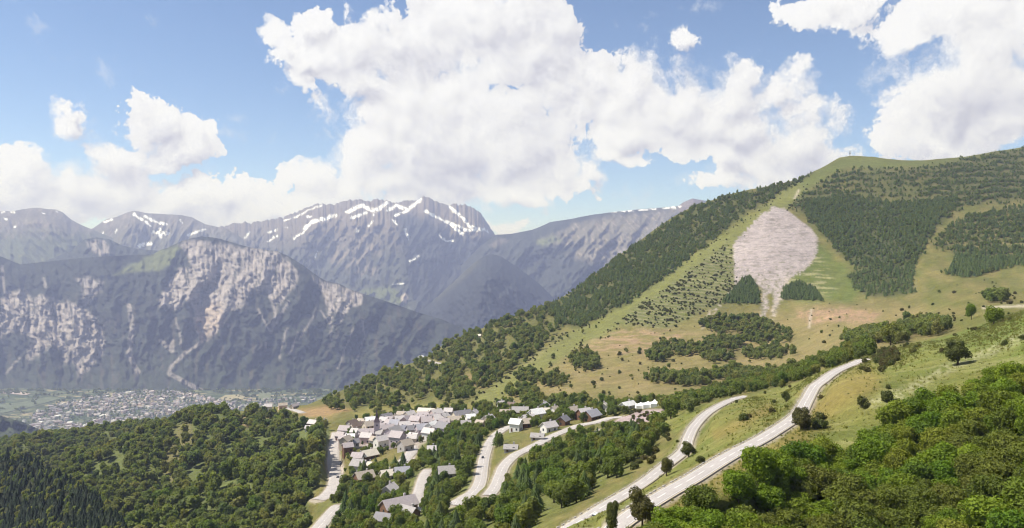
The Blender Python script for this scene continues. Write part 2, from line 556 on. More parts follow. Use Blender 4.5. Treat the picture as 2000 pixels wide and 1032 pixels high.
def road_line(px, width, ends=True):
    p = np.array(px, float)
    D = base_depth(p[:, 0], p[:, 1])
    x, y, z = world_of(p[:, 0], p[:, 1], D)
    c = curve(np.stack([x, y, z], 1), 1.5)
    c[:, 2] = sm(c[:, 2], 25)
    return c, width


ROADS = {
    'upper': road_line([(1140, 1056), (1180, 1031), (1224, 1008), (1300, 966), (1358, 930), (1430, 888), (1500, 850), (1556, 812), (1576, 782), (1590, 758),
                        (1610, 740), (1640, 722), (1680, 706), (1700, 700)], 3.15),
    'lower': road_line([(1040, 1058), (1090, 1032), (1150, 1003), (1210, 972), (1260, 940), (1300, 910), (1335, 880), (1345, 855), (1355, 835),
                        (1375, 812), (1400, 795), (1430, 781), (1458, 774)], 3.0),
    'middle': road_line([(955, 966), (968, 950), (976, 930), (985, 910), (1005, 890), (1030, 877), (1056, 864), (1075, 854), (1100, 843),
                         (1130, 832), (1165, 825), (1190, 818), (1215, 812)], 4.8),
    'bend': road_line([(885, 986), (905, 974), (928, 958), (938, 940), (942, 915), (947, 890), (956, 866), (968, 850), (985, 838), (1000, 832)], 5.2),
    'village': road_line([(622, 976), (640, 966), (652, 950), (655, 930), (651, 905), (652, 880), (655, 860), (658, 845)], 8.0),
    'corner': road_line([(600, 1050), (622, 1030), (640, 1010), (655, 994), (664, 988)], 6.2),
    'lane': road_line([(810, 996), (814, 975), (820, 955), (828, 930), (836, 918)], 5.2),
    'alley': road_line([(786, 905), (795, 893), (803, 884), (806, 872)], 7.0),
    'ridge': road_line([(822, 703), (835, 704), (850, 708), (872, 712)], 6.0),
    'hamlet': road_line([(548, 793), (560, 797), (575, 801), (590, 806)], 7.0),
}


def road_near(x, y):
    """distance to the nearest road centre line, road height there, half width"""
    x, y = np.asarray(x, float), np.asarray(y, float)
    sh = x.shape
    x, y = x.ravel(), y.ravel()
    bd = np.full(x.shape, 1e9)
    bz = np.zeros(x.shape)
    bw = np.full(x.shape, 3.5)
    for c, w in ROADS.values():
        lo, hi = c[:, :2].min(0) - 30, c[:, :2].max(0) + 30
        idx = np.nonzero((x > lo[0]) & (x < hi[0]) & (y > lo[1]) & (y < hi[1]))[0]
        for i in range(0, len(idx), 20000):
            k = idx[i:i + 20000]
            d2 = (x[k, None] - c[None, :, 0]) ** 2 + (y[k, None] - c[None, :, 1]) ** 2
            j = d2.argmin(1)
            d = np.sqrt(d2[np.arange(len(k)), j])
            better = d < bd[k]
            kk = k[better]
            bd[kk] = d[better]
            bz[kk] = c[j[better], 2]
            bw[kk] = w / 2
    return bd.reshape(sh), bz.reshape(sh), bw.reshape(sh)


def grade(x, y, z):
    """cut and fill of the slope at the roads"""
    d, rz, hw = road_near(x, y)
    k = 1 - sstep(d, hw + 1.0, hw + 6.0)
    return z * (1 - k) + (rz - 0.22) * k, d - hw


Z1, RD1 = grade(X1, Y1, Z1)


def ground(u, v):
    """world point of the slope seen at pixel (u, v)"""
    u, v = np.asarray(u, float), np.asarray(v, float)
    r0 = np.interp(u, U1, np.arange(NU))
    sil = np.interp(u, U1, silv)
    t = np.where(v <= VB, np.clip((v - sil) / (VB - sil), 0, 1) * 0.93, 0.93 + (v - VB) / 300.0 * 0.07)
    s0 = np.clip(t, 0, 1) * (NV - 1)
    i, j = np.clip(s0.astype(int), 0, NV - 2), np.clip(r0.astype(int), 0, NU - 2)
    a, b = s0 - i, r0 - j

    def bl(A):
        return (A[i, j] * (1 - b) + A[i, j + 1] * b) * (1 - a) + (A[i + 1, j] * (1 - b) + A[i + 1, j + 1] * b) * a
    return bl(X1), bl(Y1), bl(Z1)


# ---- land cover regions (outlines in pixels of the photograph)
P_SCREE = [(1432, 480), (1445, 462), (1490, 418), (1512, 404), (1535, 408), (1560, 428), (1582, 446), (1597, 466), (1595, 494), (1586, 514), (1570, 528),
           (1548, 540), (1531, 556), (1528, 572), (1518, 598), (1509, 614), (1512, 588), (1508, 572), (1500, 572), (1500, 600), (1495, 624), (1486, 618), (1490, 580), (1486, 560), (1470, 552), (1445, 562), (1436, 562), (1434, 520)]
P_PINE_A = [(1640, 335), (1700, 330), (1800, 330), (1870, 318), (1930, 303), (2000, 291), (2310, 262), (2310, 420), (2000, 392), (1880, 402), (1840, 440), (1800, 470), (1790, 500),
            (1782, 545), (1740, 560), (1690, 525), (1655, 505), (1620, 465), (1590, 438), (1552, 408), (1548, 392), (1580, 370)]
P_PINE_B = [(1562, 400), (1640, 382), (1760, 400), (1868, 388), (1830, 440), (1798, 495), (1786, 525), (1720, 530), (1655, 512), (1605, 452)]
P_PINE_C = [(1655, 535), (1690, 520), (1782, 525), (1786, 572), (1740, 582), (1690, 578), (1668, 556)]
P_PINE_D = [(1820, 480), (1860, 438), (1900, 420), (2010, 402), (2310, 395), (2310, 530), (2000, 516), (1890, 540), (1850, 536), (1872, 500)]
P_TERR = [(1290, 570), (1360, 520), (1425, 470), (1436, 500), (1438, 560), (1400, 598), (1300, 642), (1208, 632), (1240, 598)]
P_TUFT_A = [(1409, 591), (1432, 568), (1452, 543), (1465, 543), (1485, 574), (1484, 594)]
P_TUFT_B = [(1525, 584), (1533, 560), (1560, 555), (1590, 564), (1608, 588)]
P_CRESTWOOD = [(1590, 338), (1500, 366), (1440, 378), (1350, 407), (1280, 449), (1200, 508), (1160, 538), (1100, 582), (1075, 598), (1085, 630), (1130, 640),
               (1180, 618), (1245, 580), (1312, 530), (1380, 476), (1450, 424), (1530, 372)]
P_MIXWOOD = [(630, 780), (700, 753), (760, 724), (845, 692), (880, 668), (1000, 620), (1075, 598), (1090, 640), (1075, 665), (1030, 705), (960, 752), (900, 792),
             (850, 775), (790, 792), (700, 806), (650, 806)]
P_SPURWOOD = [(-310, 884), (100, 852), (200, 840), (330, 826), (440, 814), (500, 812), (560, 812), (590, 836), (640, 838), (650, 862), (640, 890), (630, 940), (600, 985),
              (590, 1040), (560, 1200), (-310, 1200)]
P_VILLWOOD = [(640, 985), (690, 930), (760, 905), (800, 905), (850, 858), (930, 852), (965, 862), (930, 905), (925, 955), (880, 985), (900, 1000), (960, 985), (985, 965), (1010, 905),
              (1085, 862), (1180, 838), (1250, 855), (1300, 838), (1255, 900), (1150, 968), (1050, 1020), (1010, 1100), (610, 1100), (600, 1050), (660, 1000)]
P_HEDGE = [(1290, 796), (1350, 778), (1450, 748), (1560, 722), (1640, 692), (1690, 684), (1700, 696), (1640, 712), (1560, 744), (1500, 764), (1460, 770), (1400, 780), (1330, 806)]
P_FRONTWOOD = [(1230, 1090), (1290, 1050), (1340, 1025), (1420, 985), (1470, 935), (1530, 925), (1600, 912), (1690, 890), (1745, 845), (1800, 805), (1870, 780), (1930, 765),
               (2000, 745), (2310, 680), (2310, 1390), (1150, 1390)]
P_TAN = [(1000, 740), (1100, 670), (1240, 640), (1400, 620), (1540, 605), (1680, 590), (1800, 600), (1860, 650), (1700, 690), (1500, 735), (1350, 775), (1150, 780), (1020, 790), (940, 785)]
P_SOIL = [(1140, 655), (1240, 640), (1300, 640), (1360, 655), (1290, 690), (1200, 690), (1120, 680)]
P_SPINE = [(1560, 370), (1500, 420), (1430, 465), (1350, 520), (1270, 575), (1190, 630), (1110, 672), (1030, 730), (940, 785)]
P_NEAR = [(1300, 800), (1460, 776), (1560, 745), (1650, 700), (1850, 655), (2000, 606), (2310, 565), (2310, 1400), (1100, 1400), (1080, 1040), (1200, 985), (1300, 900), (1340, 850), (1280, 830)]


def landcover(u, v, x, y, rd):
    n1 = fbm(u / 38, v / 22, 4, 21)
    n2 = fbm(u / 9, v / 6, 3, 22)
    n3 = fbm(x / 30, y / 30, 4, 23)
    uw, vw = u + 7 * n1 + 3 * n2, v + 5 * fbm(u / 30, v / 22, 3, 24)
    G = lambda *c: np.array(c)
    col = np.empty(u.shape + (3,))
    olive, dry, tan, green, lush = G(.115, .118, .036), G(.19, .155, .062), G(.215, .172, .078), G(.085, .125, .026), G(.07, .125, .022)
    col[:] = olive

    def lay(c, m):
        nonlocal col
        m = m[..., None]
        col = col * (1 - m) + c * m
    lay(dry, sstep(n1, -.35, .45) * .65)
    lay(tan, pmask(uw, vw, P_TAN, 22) * (.45 + .5 * sstep(n3, -.3, .4)))
    lay(G(.165, .15, .055), pmask(uw, vw, [(1260, 620), (1420, 600), (1420, 640), (1250, 660)], 14) * .7)
    lay(G(.29, .20, .125), pmask(uw, vw, P_SOIL, 12) * sstep(fbm(u / 40, v / 5, 3, 25), -.15, .25) * .8)
    lay(G(.33, .21, .145), pmask(uw, vw, [(1560, 605), (1640, 600), (1720, 610), (1700, 632), (1600, 630), (1550, 622)], 8) * .7 * sstep(n2, -.5, .2))
    lay(G(.30, .25, .14), smask(uw, vw, [(940, 785), (1010, 742), (1050, 705), (1110, 670)], 12, 9) * .8)
    # spine of the hill and lower green shoulder
    lay(G(.15, .155, .05), smask(uw, vw, P_SPINE, 18, 10) * .95)
    lay(G(.09, .12, .03), pmask(uw, vw, [(1590, 470), (1640, 510), (1680, 560), (1660, 590), (1560, 590), (1530, 555), (1560, 525)], 10) * .7)
    lay(G(.22, .21, .10), pmask(uw, vw, [(1540, 500), (1600, 495), (1640, 560), (1600, 590), (1540, 560)], 10) * sstep(fbm(u / 60, v / 5, 2, 26), .05, .3))
    lay(G(.112, .125, .04), pmask(uw, vw, [(1640, 308), (1800, 314), (2000, 288), (2310, 258), (2310, 262), (2000, 292), (1870, 314), (1800, 326), (1640, 330), (1575, 372), (1555, 360), (1600, 330)], 7))
    # forest floors
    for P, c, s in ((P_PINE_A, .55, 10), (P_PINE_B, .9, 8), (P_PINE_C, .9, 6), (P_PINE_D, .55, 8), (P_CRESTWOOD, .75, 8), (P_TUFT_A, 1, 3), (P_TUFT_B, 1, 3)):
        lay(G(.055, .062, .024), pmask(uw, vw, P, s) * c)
    lay(G(.105, .118, .04), pmask(uw, vw, P_TERR, 8) * .85)
    tl = .5 + .5 * np.sin((v - .12 * u + 4 * n1) * 1.05)
    lay(G(.20, .18, .10), pmask(uw, vw, P_TERR, 8) * sstep(tl, .6, .9) * .8)
    lay(G(.17, .15, .06), pmask(uw, vw, P_PINE_D, 8) * sstep(fbm(u / 50, v / 7, 3, 28), .05, .25) * .7)
    lay(G(.10, .10, .035), pmask(uw, vw, P_MIXWOOD, 8) * .6)
    lay(G(.25, .17, .085), pmask(uw, vw, [(580, 800), (640, 792), (690, 800), (640, 815), (600, 818)], 6))
    lay(G(.20, .18, .06), pmask(uw, vw, [(690, 806), (760, 790), (850, 790), (900, 795), (940, 785), (930, 800), (820, 812), (700, 818)], 7) * .9)
    lay(G(.24, .18, .085), pmask(uw, vw, [(885, 735), (960, 730), (950, 755), (900, 760)], 8))
    lay(G(.10, .12, .042), pmask(uw, vw, P_SPURWOOD, 8) * .9)
    lay(G(.24, .18, .10), pmask(uw, vw, [(430, 815), (500, 808), (560, 815), (540, 832), (460, 838)], 7) * sstep(n2, -.4, .2))
    lay(G(.15, .135, .06), pmask(uw, vw, [(315, 905), (345, 878), (372, 862), (380, 880), (350, 920), (325, 940)], 8) * .9)
    lay(G(.19, .15, .08), pmask(uw, vw, [(500, 895), (530, 880), (520, 910)], 6))
    lay(G(.115, .13, .04), pmask(uw, vw, P_VILLWOOD, 8) * .8)
    # near meadow with its own patches
    nm = pmask(u, v, P_NEAR, 3)
    nn = fbm(x / 16, y / 16, 5, 31)
    nl = fbm(x / 5 + y / 9, y / 26 - x / 40, 4, 32)
    mead = np.empty(u.shape + (3,))
    mead[:] = G(.12, .135, .034)
    mm = sstep(nn, -.3, .35)[..., None]
    mead = mead * (1 - mm) + G(.16, .155, .045) * mm
    mm = sstep(nl, .08, .4)[..., None] * .75
    mead = mead * (1 - mm) + G(.225, .215, .085) * mm
    mm = (sstep(u, 1650, 1900) * sstep(900 - v, 150, 260))[..., None] * .6
    mead = mead * (1 - mm) + G(.10, .14, .032) * mm
    mm = np.clip(smask(uw, vw, [(1590, 800), (1640, 770), (1690, 745)], 30, 25) + smask(uw, vw, [(1310, 985), (1430, 915), (1560, 855)], 24, 20) + smask(uw, vw, [(1400, 850), (1500, 800)], 10, 9), 0, 1)[..., None] * .75
    mead = mead * (1 - mm) + G(.20, .155, .05) * mm
    mm = (smask(uw, vw, [(1690, 790), (1760, 770), (1850, 722), (1930, 690), (2010, 650)], 9, 8) * sstep(n2, -.25, .25))[..., None] * .75
    mead = mead * (1 - mm) + G(.28, .27, .15) * mm
    col = col * (1 - nm[..., None]) + mead * nm[..., None]
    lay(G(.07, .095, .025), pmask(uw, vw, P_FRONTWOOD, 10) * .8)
    # scree
    n4 = fbm(u / 3.2, v / 2.6, 2, 36)
    scr = pmask(u + 2 * n1 + 4 * n2 + 5 * n4, v + 2.5 * n2 + 4 * n4, P_SCREE, 2.2)
    lay(G(.33, .285, .27), scr * (1 - .35 * sstep(v, 525, 560) * sstep(n2, -.3, .3)))
    lay(G(.215, .19, .17), scr * sstep(fbm(u / 30, (v + .06 * u) / 2.6, 4, 33), .05, .30) * .85)
    lay(G(.28, .25, .23), scr * sstep(fbm(u / 4, v / 12, 3, 34), .1, .4) * .5)
    lay(G(.12, .125, .05), scr * sstep(n2 - .012 * (v - 520), .25, .5) * .0 + scr * sstep(fbm(u / 7, v / 5, 3, 35) + .004 * (v - 520), .30, .45) * .7)
    lay(G(.36, .31, .26), np.maximum(smask(uw, vw, [(1440, 560), (1400, 600), (1370, 640)], 4, 3), smask(uw, vw, [(1540, 545), (1520, 590), (1510, 620)], 5, 4)) * sstep(n2, -.2, .2))
    lay(G(.34, .29, .22), smask(u, v, [(1585, 605), (1580, 640)], 2, 1.5))
    lay(G(.36, .32, .23), np.maximum(smask(u, v, [(1552, 388), (1560, 372)], 2, 1.5), smask(u, v, [(1920, 602), (2010, 598)], 2.2, 1.5)))
    # verges of the roads: gravel
    lay(G(.30, .26, .20), 1 - sstep(rd + .5 * n2, .4, 1.8))
    # village ground and the car park
    lay(G(.34, .29, .27), pmask(uw, vw, [(655, 850), (680, 835), (720, 822), (800, 812), (880, 815), (872, 850), (820, 868), (760, 872), (690, 878), (660, 868)], 5) * .85)
    lay(G(.33, .26, .25), pmask(u, v, [(1195, 828), (1215, 812), (1260, 802), (1296, 800), (1293, 812), (1255, 830), (1212, 845)], 3))
    lay(G(.36, .31, .28), pmask(u, v, [(1158, 848), (1172, 838), (1182, 850), (1176, 862), (1162, 862)], 2))
    lay(G(.38, .33, .30), pmask(u, v, [(640, 925), (650, 880), (662, 885), (672, 915), (664, 945), (645, 948)], 4))
    lay(G(.36, .31, .28), pmask(u, v, [(785, 905), (800, 878), (812, 885), (806, 905), (790, 915)], 3))
    return col


col1 = landcover(UU, VV, X1, Y1, RD1)
# the far side of the hill, falling away behind its crest
back = []
for k, (dd, dz) in enumerate(((25, -3), (70, -14), (160, -55), (400, -210), (1000, -700), (1500, -1200))):
    r = (D1[0] + dd) / D1[0]
    back.append((X1[0] * r, Y1[0] * r, np.maximum(Z1[0] + dz - 6 * k * np.abs(fbm(U1 / 60, U1 * 0 + k, 2, 5)), -3.0)))
Xb = np.concatenate([np.array([b[0] for b in back])[::-1], X1])
Yb = np.concatenate([np.array([b[1] for b in back])[::-1], Y1])
Zb = np.concatenate([np.array([b[2] for b in back])[::-1], Z1])
# and the ground on towards and beneath the viewpoint
for k_ in (.8, .55, .25, .02, -.4):
    Xb = np.concatenate([Xb, X1[-1:] * k_])
    Yb = np.concatenate([Yb, Y1[-1:] * k_])
    Zb = np.concatenate([Zb, Z1[-1:] * (.35 + .65 * max(k_, 0)) + (1 - .35 - .65 * max(k_, 0)) * (HC - 42)])
colb = np.concatenate([np.repeat(col1[:1], len(back), 0), col1, np.repeat(col1[-1:], 5, 0)])
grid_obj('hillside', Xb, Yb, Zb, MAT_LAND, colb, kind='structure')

# ---- shaded slope at the lower left, and a low wooded foot behind it
def slope_patch(name, sil, vb, Dc, Db, nu, nv, colfn, mat, backs, noise=(0, 60), kind='structure', u0=None, u1=None, dfun=None, jag=0.0):
    us = np.linspace(sil[0][0] if u0 is None else u0, sil[-1][0] if u1 is None else u1, nu)
    sv = np.interp(us, [p[0] for p in sil], [p[1] for p in sil])
    sv = sv + jag * (.6 * fbm(us / 14.0, us * 0 + 3.3, 4, 41, .6) - .5 * (fbm(us / 9.0, us * 0 + 7.3, 3, 42, .6, ridged=True) - .3))
    s = np.linspace(0, 1, nv)[:, None]
    vbb = vb(us)[None, :] if callable(vb) else vb
    v = sv[None, :] + (vbb - sv[None, :]) * s
    u = np.repeat(us[None, :], nv, 0)
    dc = Dc(us)[None, :] if callable(Dc) else Dc
    db = Db(us)[None, :] if callable(Db) else Db
    D = dc + (db - dc) * s
    if dfun is not None:
        D = D + dfun(u, v, s)
    c = colfn(u, v, s)
    X, Y, Z = world_of(u, v, D)
    bk = []
    for dd, dz in backs:
        r = (D[0] + dd) / D[0]
        bk.append((X[0] * r, Y[0] * r, np.maximum(Z[0] + dz, -4.0)))
    X = np.concatenate([np.array([b[0] for b in bk])[::-1], X])
    Y = np.concatenate([np.array([b[1] for b in bk])[::-1], Y])
    Z = np.concatenate([np.array([b[2] for b in bk])[::-1], Z])
    c = np.concatenate([np.repeat(c[:1], len(bk), 0), c])
    o = grid_obj(name, X, Y, Z, mat, c, kind=kind)
    return o, dict(us=us, sv=sv, u=u, v=v, D=D)


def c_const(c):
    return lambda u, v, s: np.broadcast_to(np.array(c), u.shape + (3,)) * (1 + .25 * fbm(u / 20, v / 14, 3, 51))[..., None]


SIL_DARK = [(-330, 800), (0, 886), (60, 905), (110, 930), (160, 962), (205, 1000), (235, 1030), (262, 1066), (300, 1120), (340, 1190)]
_, DARK = slope_patch('shaded_slope', SIL_DARK, 1260, lambda u: 640 - 1.0 * u, lambda u: 380 - .55 * u, 130, 110, c_const((.03, .034, .016)), MAT_LAND,  # ground colour darkened to carry the slope's shade
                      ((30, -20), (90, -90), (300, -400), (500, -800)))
SIL_FOOT = [(-330, 770), (-100, 792), (0, 812), (50, 826), (90, 846), (130, 866), (170, 890)]
slope_patch('wooded_foot', SIL_FOOT, lambda u: 990 + 0 * u, 3050, lambda u: 2500 + 0 * u, 160, 80,
            lambda u, v, s: np.array((.045, .055, .03)) * (1 + .5 * fbm(u / 6, v / 4, 3, 52))[..., None], MAT_MTN, ((150, -40), (600, -500)),
            dfun=lambda u, v, s: 90 * fbm(u / 22, v / 16, 3, 53))

# ------------------------------------------------------------------ the far mountains
ROCK = np.array((.30, .268, .262))
FOR = np.array((.030, .035, .029))


def blend(base, c, m):
    return base * (1 - m[..., None]) + np.array(c) * m[..., None]


# --- the cliff mountain above the town
SIL_CLIFF = [(-330, 540), (-150, 500), (0, 501), (40, 517), (95, 511), (150, 505), (210, 501), (300, 497), (312, 489), (328, 484), (348, 474), (373, 466), (393, 462),
             (428, 466), (453, 474), (478, 481), (505, 486), (541, 491), (560, 499), (587, 515), (615, 536), (637, 550), (659, 553), (678, 563), (711, 575),
             (752, 588), (794, 603), (821, 612), (862, 624), (900, 640), (960, 665), (1060, 700)]
Z6 = lambda pts: zpts(200, 440, 2.857, pts)
R_MAIN = Z6([(430, 110), (500, 80), (600, 95), (700, 110), (800, 125), (980, 150), (1050, 200), (1095, 270), (1080, 330), (1030, 400), (985, 440), (965, 510), (945, 440), (915, 355), (860, 375),
             (800, 395), (760, 470), (700, 470), (670, 560), (640, 600), (560, 655), (520, 580), (515, 470), (450, 400), (440, 470), (350, 475), (310, 420), (345, 350), (410, 290), (430, 240), (500, 235), (470, 160)])
R_RIGHT = Z6([(1170, 285), (1250, 318), (1340, 340), (1455, 385), (1450, 440), (1390, 455), (1330, 530), (1310, 480), (1285, 500), (1280, 560), (1262, 500), (1235, 400)])
R_LEFT = [(0, 585), (22, 572), (45, 565), (62, 585), (85, 575), (115, 588), (150, 596), (172, 606), (198, 635), (203, 665), (200, 692), (178, 715), (156, 738), (150, 722), (140, 700), (128, 712),
          (124, 690), (104, 672), (80, 690), (55, 706), (50, 692), (64, 662), (34, 645), (0, 655)]
R_L0 = [(-300, 560), (-120, 560), (-60, 590), (0, 600), (0, 660), (-100, 700), (-300, 690)]
R_TOPL = [(150, 545), (172, 540), (200, 552), (195, 572), (176, 590), (160, 600), (166, 570)]
GULLY = [([(252, 598), (258, 640), (252, 690), (262, 715), (270, 727)], 5), (Z6([(560, 650), (480, 700), (400, 770), (380, 800), (375, 830)]), 3.2),
         (Z6([(375, 830), (470, 880), (560, 930), (650, 975)]), 4.5), (Z6([(410, 520), (430, 600), (440, 680)]), 2), (Z6([(1275, 540), (1278, 640)]), 2.6),
         (Z6([(1220, 480), (1275, 560)]), 1.6), (Z6([(1380, 460), (1300, 560)]), 1.8), (Z6([(940, 600), (965, 500)]), 2.6), (Z6([(940, 600), (900, 530), (870, 470)]), 2),
         (Z6([(1040, 430), (960, 560)]), 3), (Z6([(910, 660), (912, 700)]), 3), (Z6([(1450, 530), (1465, 620), (1420, 750)]), 1.6), (Z6([(1090, 600), (1045, 720)]), 2),
         (Z6([(1180, 500), (1100, 640)]), 1.4), (Z6([(330, 650), (390, 700), (390, 650)]), 5), (Z6([(760, 470), (800, 400)]), 4), (Z6([(330, 450), (400, 300)]), 5),
         ([(4, 520), (8, 560), (14, 580)], 3), ([(85, 545), (88, 560)], 3), ([(40, 700), (10, 730)], 2), ([(560, 640), (545, 700)], 1.5), ([(690, 640), (660, 720)], 1.5)]


def rock_mask(u, v):
    n = fbm(u / 24, v / 24, 4, 61)
    uw, vw = u + 5 * n + 2.5 * fbm(u / 5, v / 7, 2, 62), v + 7 * fbm(u / 12, v / 30, 3, 63)
    m = np.zeros(u.shape)
    for P, s in ((R_MAIN, 4), (R_RIGHT, 4), (R_LEFT, 5), (R_TOPL, 5), (R_L0, 6)):
        m = np.maximum(m, pmask(uw, vw, P, s))
    # wooded ledges and chimneys running down the cliff
    st = fbm((u + .3 * (v - 560) * np.sign(u - 380) * .5 + 8 * n) / 4.6, (v + 12 * n) / 62, 4, 64) + .25 * n
    m = m * (1 - sstep(st, .10, .36) * .85 * (1 - .8 * pmask(u, v, Z6([(520, 450), (660, 430), (680, 560), (560, 660)]), 6)))
    m = m * (1 - .6 * sstep(fbm(u / 22, v / 9, 3, 65), .2, .42))
    for pts, w in GULLY:
        m = np.maximum(m, smask(u + 3 * n, v + 2 * n, pts, w, 1.6) * (.65 + .5 * fbm(u / 7, v / 9, 2, 66)))
    return np.clip(m, 0, 1)


def cliff_col(u, v, s):
    n = fbm(u / 30, v / 20, 4, 71)
    c = FOR * (1 + .7 * n + .5 * fbm(u / 5, v / 8, 3, 72))[..., None]
    low = sstep(v, 640, 745)
    c = blend(c, (.042, .052, .034), low * .7 * (.6 + .6 * sstep(n, -.3, .3)))
    c = blend(c, (.13, .145, .06), pmask(u + 6 * n, v + 5 * n, Z6([(200, 200), (300, 150), (420, 110), (440, 130), (380, 220), (310, 255), (200, 260), (60, 280), (120, 245)]), 4) * .9)
    c = blend(c, (.10, .075, .06), sstep(fbm(u / 11, v / 50, 3, 73), .15, .4) * sstep(v, 520, 640) * .35)
    rm = rock_mask(u, v)
    rc = ROCK * (1 + .35 * fbm(u / 3.5, v / 14, 3, 74) + .2 * fbm(u / 20, v / 4, 3, 75))[..., None]
    warm = pmask(u, v, Z6([(520, 440), (660, 430), (690, 560), (560, 660)]), 10)
    rc = blend(rc, (.37, .30, .255), warm * .8)
    return c * (1 - rm[..., None]) + rc * rm[..., None]


def cliff_d(u, v, s):
    e = np.sin(np.pi * np.clip(s, 0, 1)) ** .6
    wx = 26 * fbm(u / 70, v / 55, 3, 85) + 7 * fbm(u / 16, v / 18, 2, 86)
    fan = (u - 420) * (1 + .0012 * (v - 560)) + 420
    g = fbm((fan + .2 * (v - 600) + wx) / 74, v / 260, 3, 81, ridged=True)
    h = fbm((fan + .25 * (v - 600) + wx) / 21, v / 60, 3, 82, ridged=True)
    r = rock_mask(u, v)
    return -e * (230 * g + 62 * h * (1 - .5 * sstep(v, 640, 730)) + 60 * fbm(u / 12, v / 14, 4, 83)) + r * 60 * fbm((u + 5 * wx / 26) / 4.5, v / 45, 3, 84) + e * 150


_, CLIFF = slope_patch('cliff_mountain', SIL_CLIFF, lambda u: np.interp(u, [-330, 0, 300, 640, 1060], [762, 768, 764, 772, 800]),
                       lambda u: np.interp(u, [-330, 0, 400, 650, 1060], [6900, 6800, 6900, 6500, 5600]), lambda u: np.interp(u, [-330, 700, 1060], [5500, 5450, 4750]), 560, 190,
                       cliff_col, MAT_MTN, ((60, -8), (250, -60), (900, -500), (1800, -1150)), dfun=cliff_d, jag=1.6)

# --- small rocky knob behind its left shoulder
def knob_col(u, v, s):
    c = FOR * (1.2 + .6 * fbm(u / 9, v / 8, 3, 91))[..., None]
    m = pmask(u + 3 * fbm(u / 6, v / 6, 2, 92), v, [(168, 474), (185, 468), (205, 470), (215, 485), (212, 500), (190, 500), (176, 488)], 3) * sstep(fbm(u / 4, v / 20, 3, 93), -.3, .1)
    return blend(c, ROCK * .85, m)


slope_patch('rocky_knob', [(60, 520), (110, 502), (140, 488), (151, 480), (164, 468), (189, 464), (214, 468), (239, 480), (267, 486), (310, 490), (350, 493), (400, 500)], 540, 8300, 7400, 180, 40, knob_col, MAT_MTN,
            ((60, -10), (400, -200), (1500, -1500)), dfun=lambda u, v, s: 120 * fbm(u / 14, v / 14, 3, 94), jag=1.0)

# --- the snow mountain
SIL_SNOW = [(380, 452), (430, 443), (470, 436), (500, 435), (530, 428), (550, 427), (585, 412), (620, 400), (640, 402), (665, 398), (690, 391), (705, 391), (720, 396), (735, 390),
            (755, 392), (772, 399), (795, 394), (815, 392), (828, 385), (840, 390), (850, 394), (875, 403), (885, 400), (905, 401), (925, 408), (940, 420), (955, 443), (968, 459), (1010, 500), (1080, 560)]
ZS = lambda pts: zpts(450, 360, 3.636, pts)
SNOW = [(ZS([(530, 315), (570, 275), (620, 255), (680, 245), (740, 222)]), 3.2), (ZS([(450, 385), (520, 340)]), 1.8), (ZS([(830, 200), (930, 150), (1000, 188), (1060, 175), (1110, 135)]), 3.4),
        (ZS([(860, 240), (960, 205)]), 2.4), (ZS([(1385, 190), (1450, 228), (1560, 280), (1650, 355)]), 2.4), (ZS([(1550, 275), (1600, 290), (1680, 330), (1800, 320)]), 2.6),
        (ZS([(1560, 165), (1640, 230), (1700, 305)]), 2.6), (ZS([(380, 258), (480, 228), (560, 180), (650, 150)]), 1.1), (ZS([(270, 345), (330, 325)]), 1.6), (ZS([(105, 380), (140, 340)]), 1.6),
        (ZS([(265, 407), (330, 368)]), 1.7), (ZS([(395, 305), (405, 310)]), 2), (ZS([(545, 235), (575, 228)]), 1.5), (ZS([(1150, 255), (1180, 285)]), 1.6), (ZS([(1240, 320), (1245, 345), (1268, 390)]), 1.6),
        (ZS([(1490, 370), (1530, 405), (1580, 400)]), 1.4), (ZS([(1270, 545), (1300, 540), (1330, 510)]), 1.7), (ZS([(1160, 715), (1225, 703)]), 1.4), (ZS([(1115, 190), (1180, 150), (1260, 182), (1350, 110)]), 2.8),
        (ZS([(980, 300), (1010, 265)]), 1.4), (ZS([(900, 320), (908, 340)]), 1.8), (ZS([(1020, 180), (1020, 220)]), 1.3), (ZS([(1720, 300), (1830, 335)]), 1.5), (ZS([(620, 480), (600, 520)]), 1),
        (ZS([(1170, 225), (1250, 190)]), 1.8)]


def snow_mask(u, v, strokes):
    uw, vw = u + 3.2 * fbm(u / 7, v / 7, 3, 101), v + 3.0 * fbm(u / 6, v / 6, 3, 102)
    m = np.zeros(u.shape)
    for pts, w in strokes:
        m = np.maximum(m, smask(uw, vw, pts, (w + .25) * (1 + .6 * fbm(u / 9, v / 9, 2, 108)), .7))
    return m * sstep(fbm(u / 5, v / 4, 3, 109), -.32, -.12)


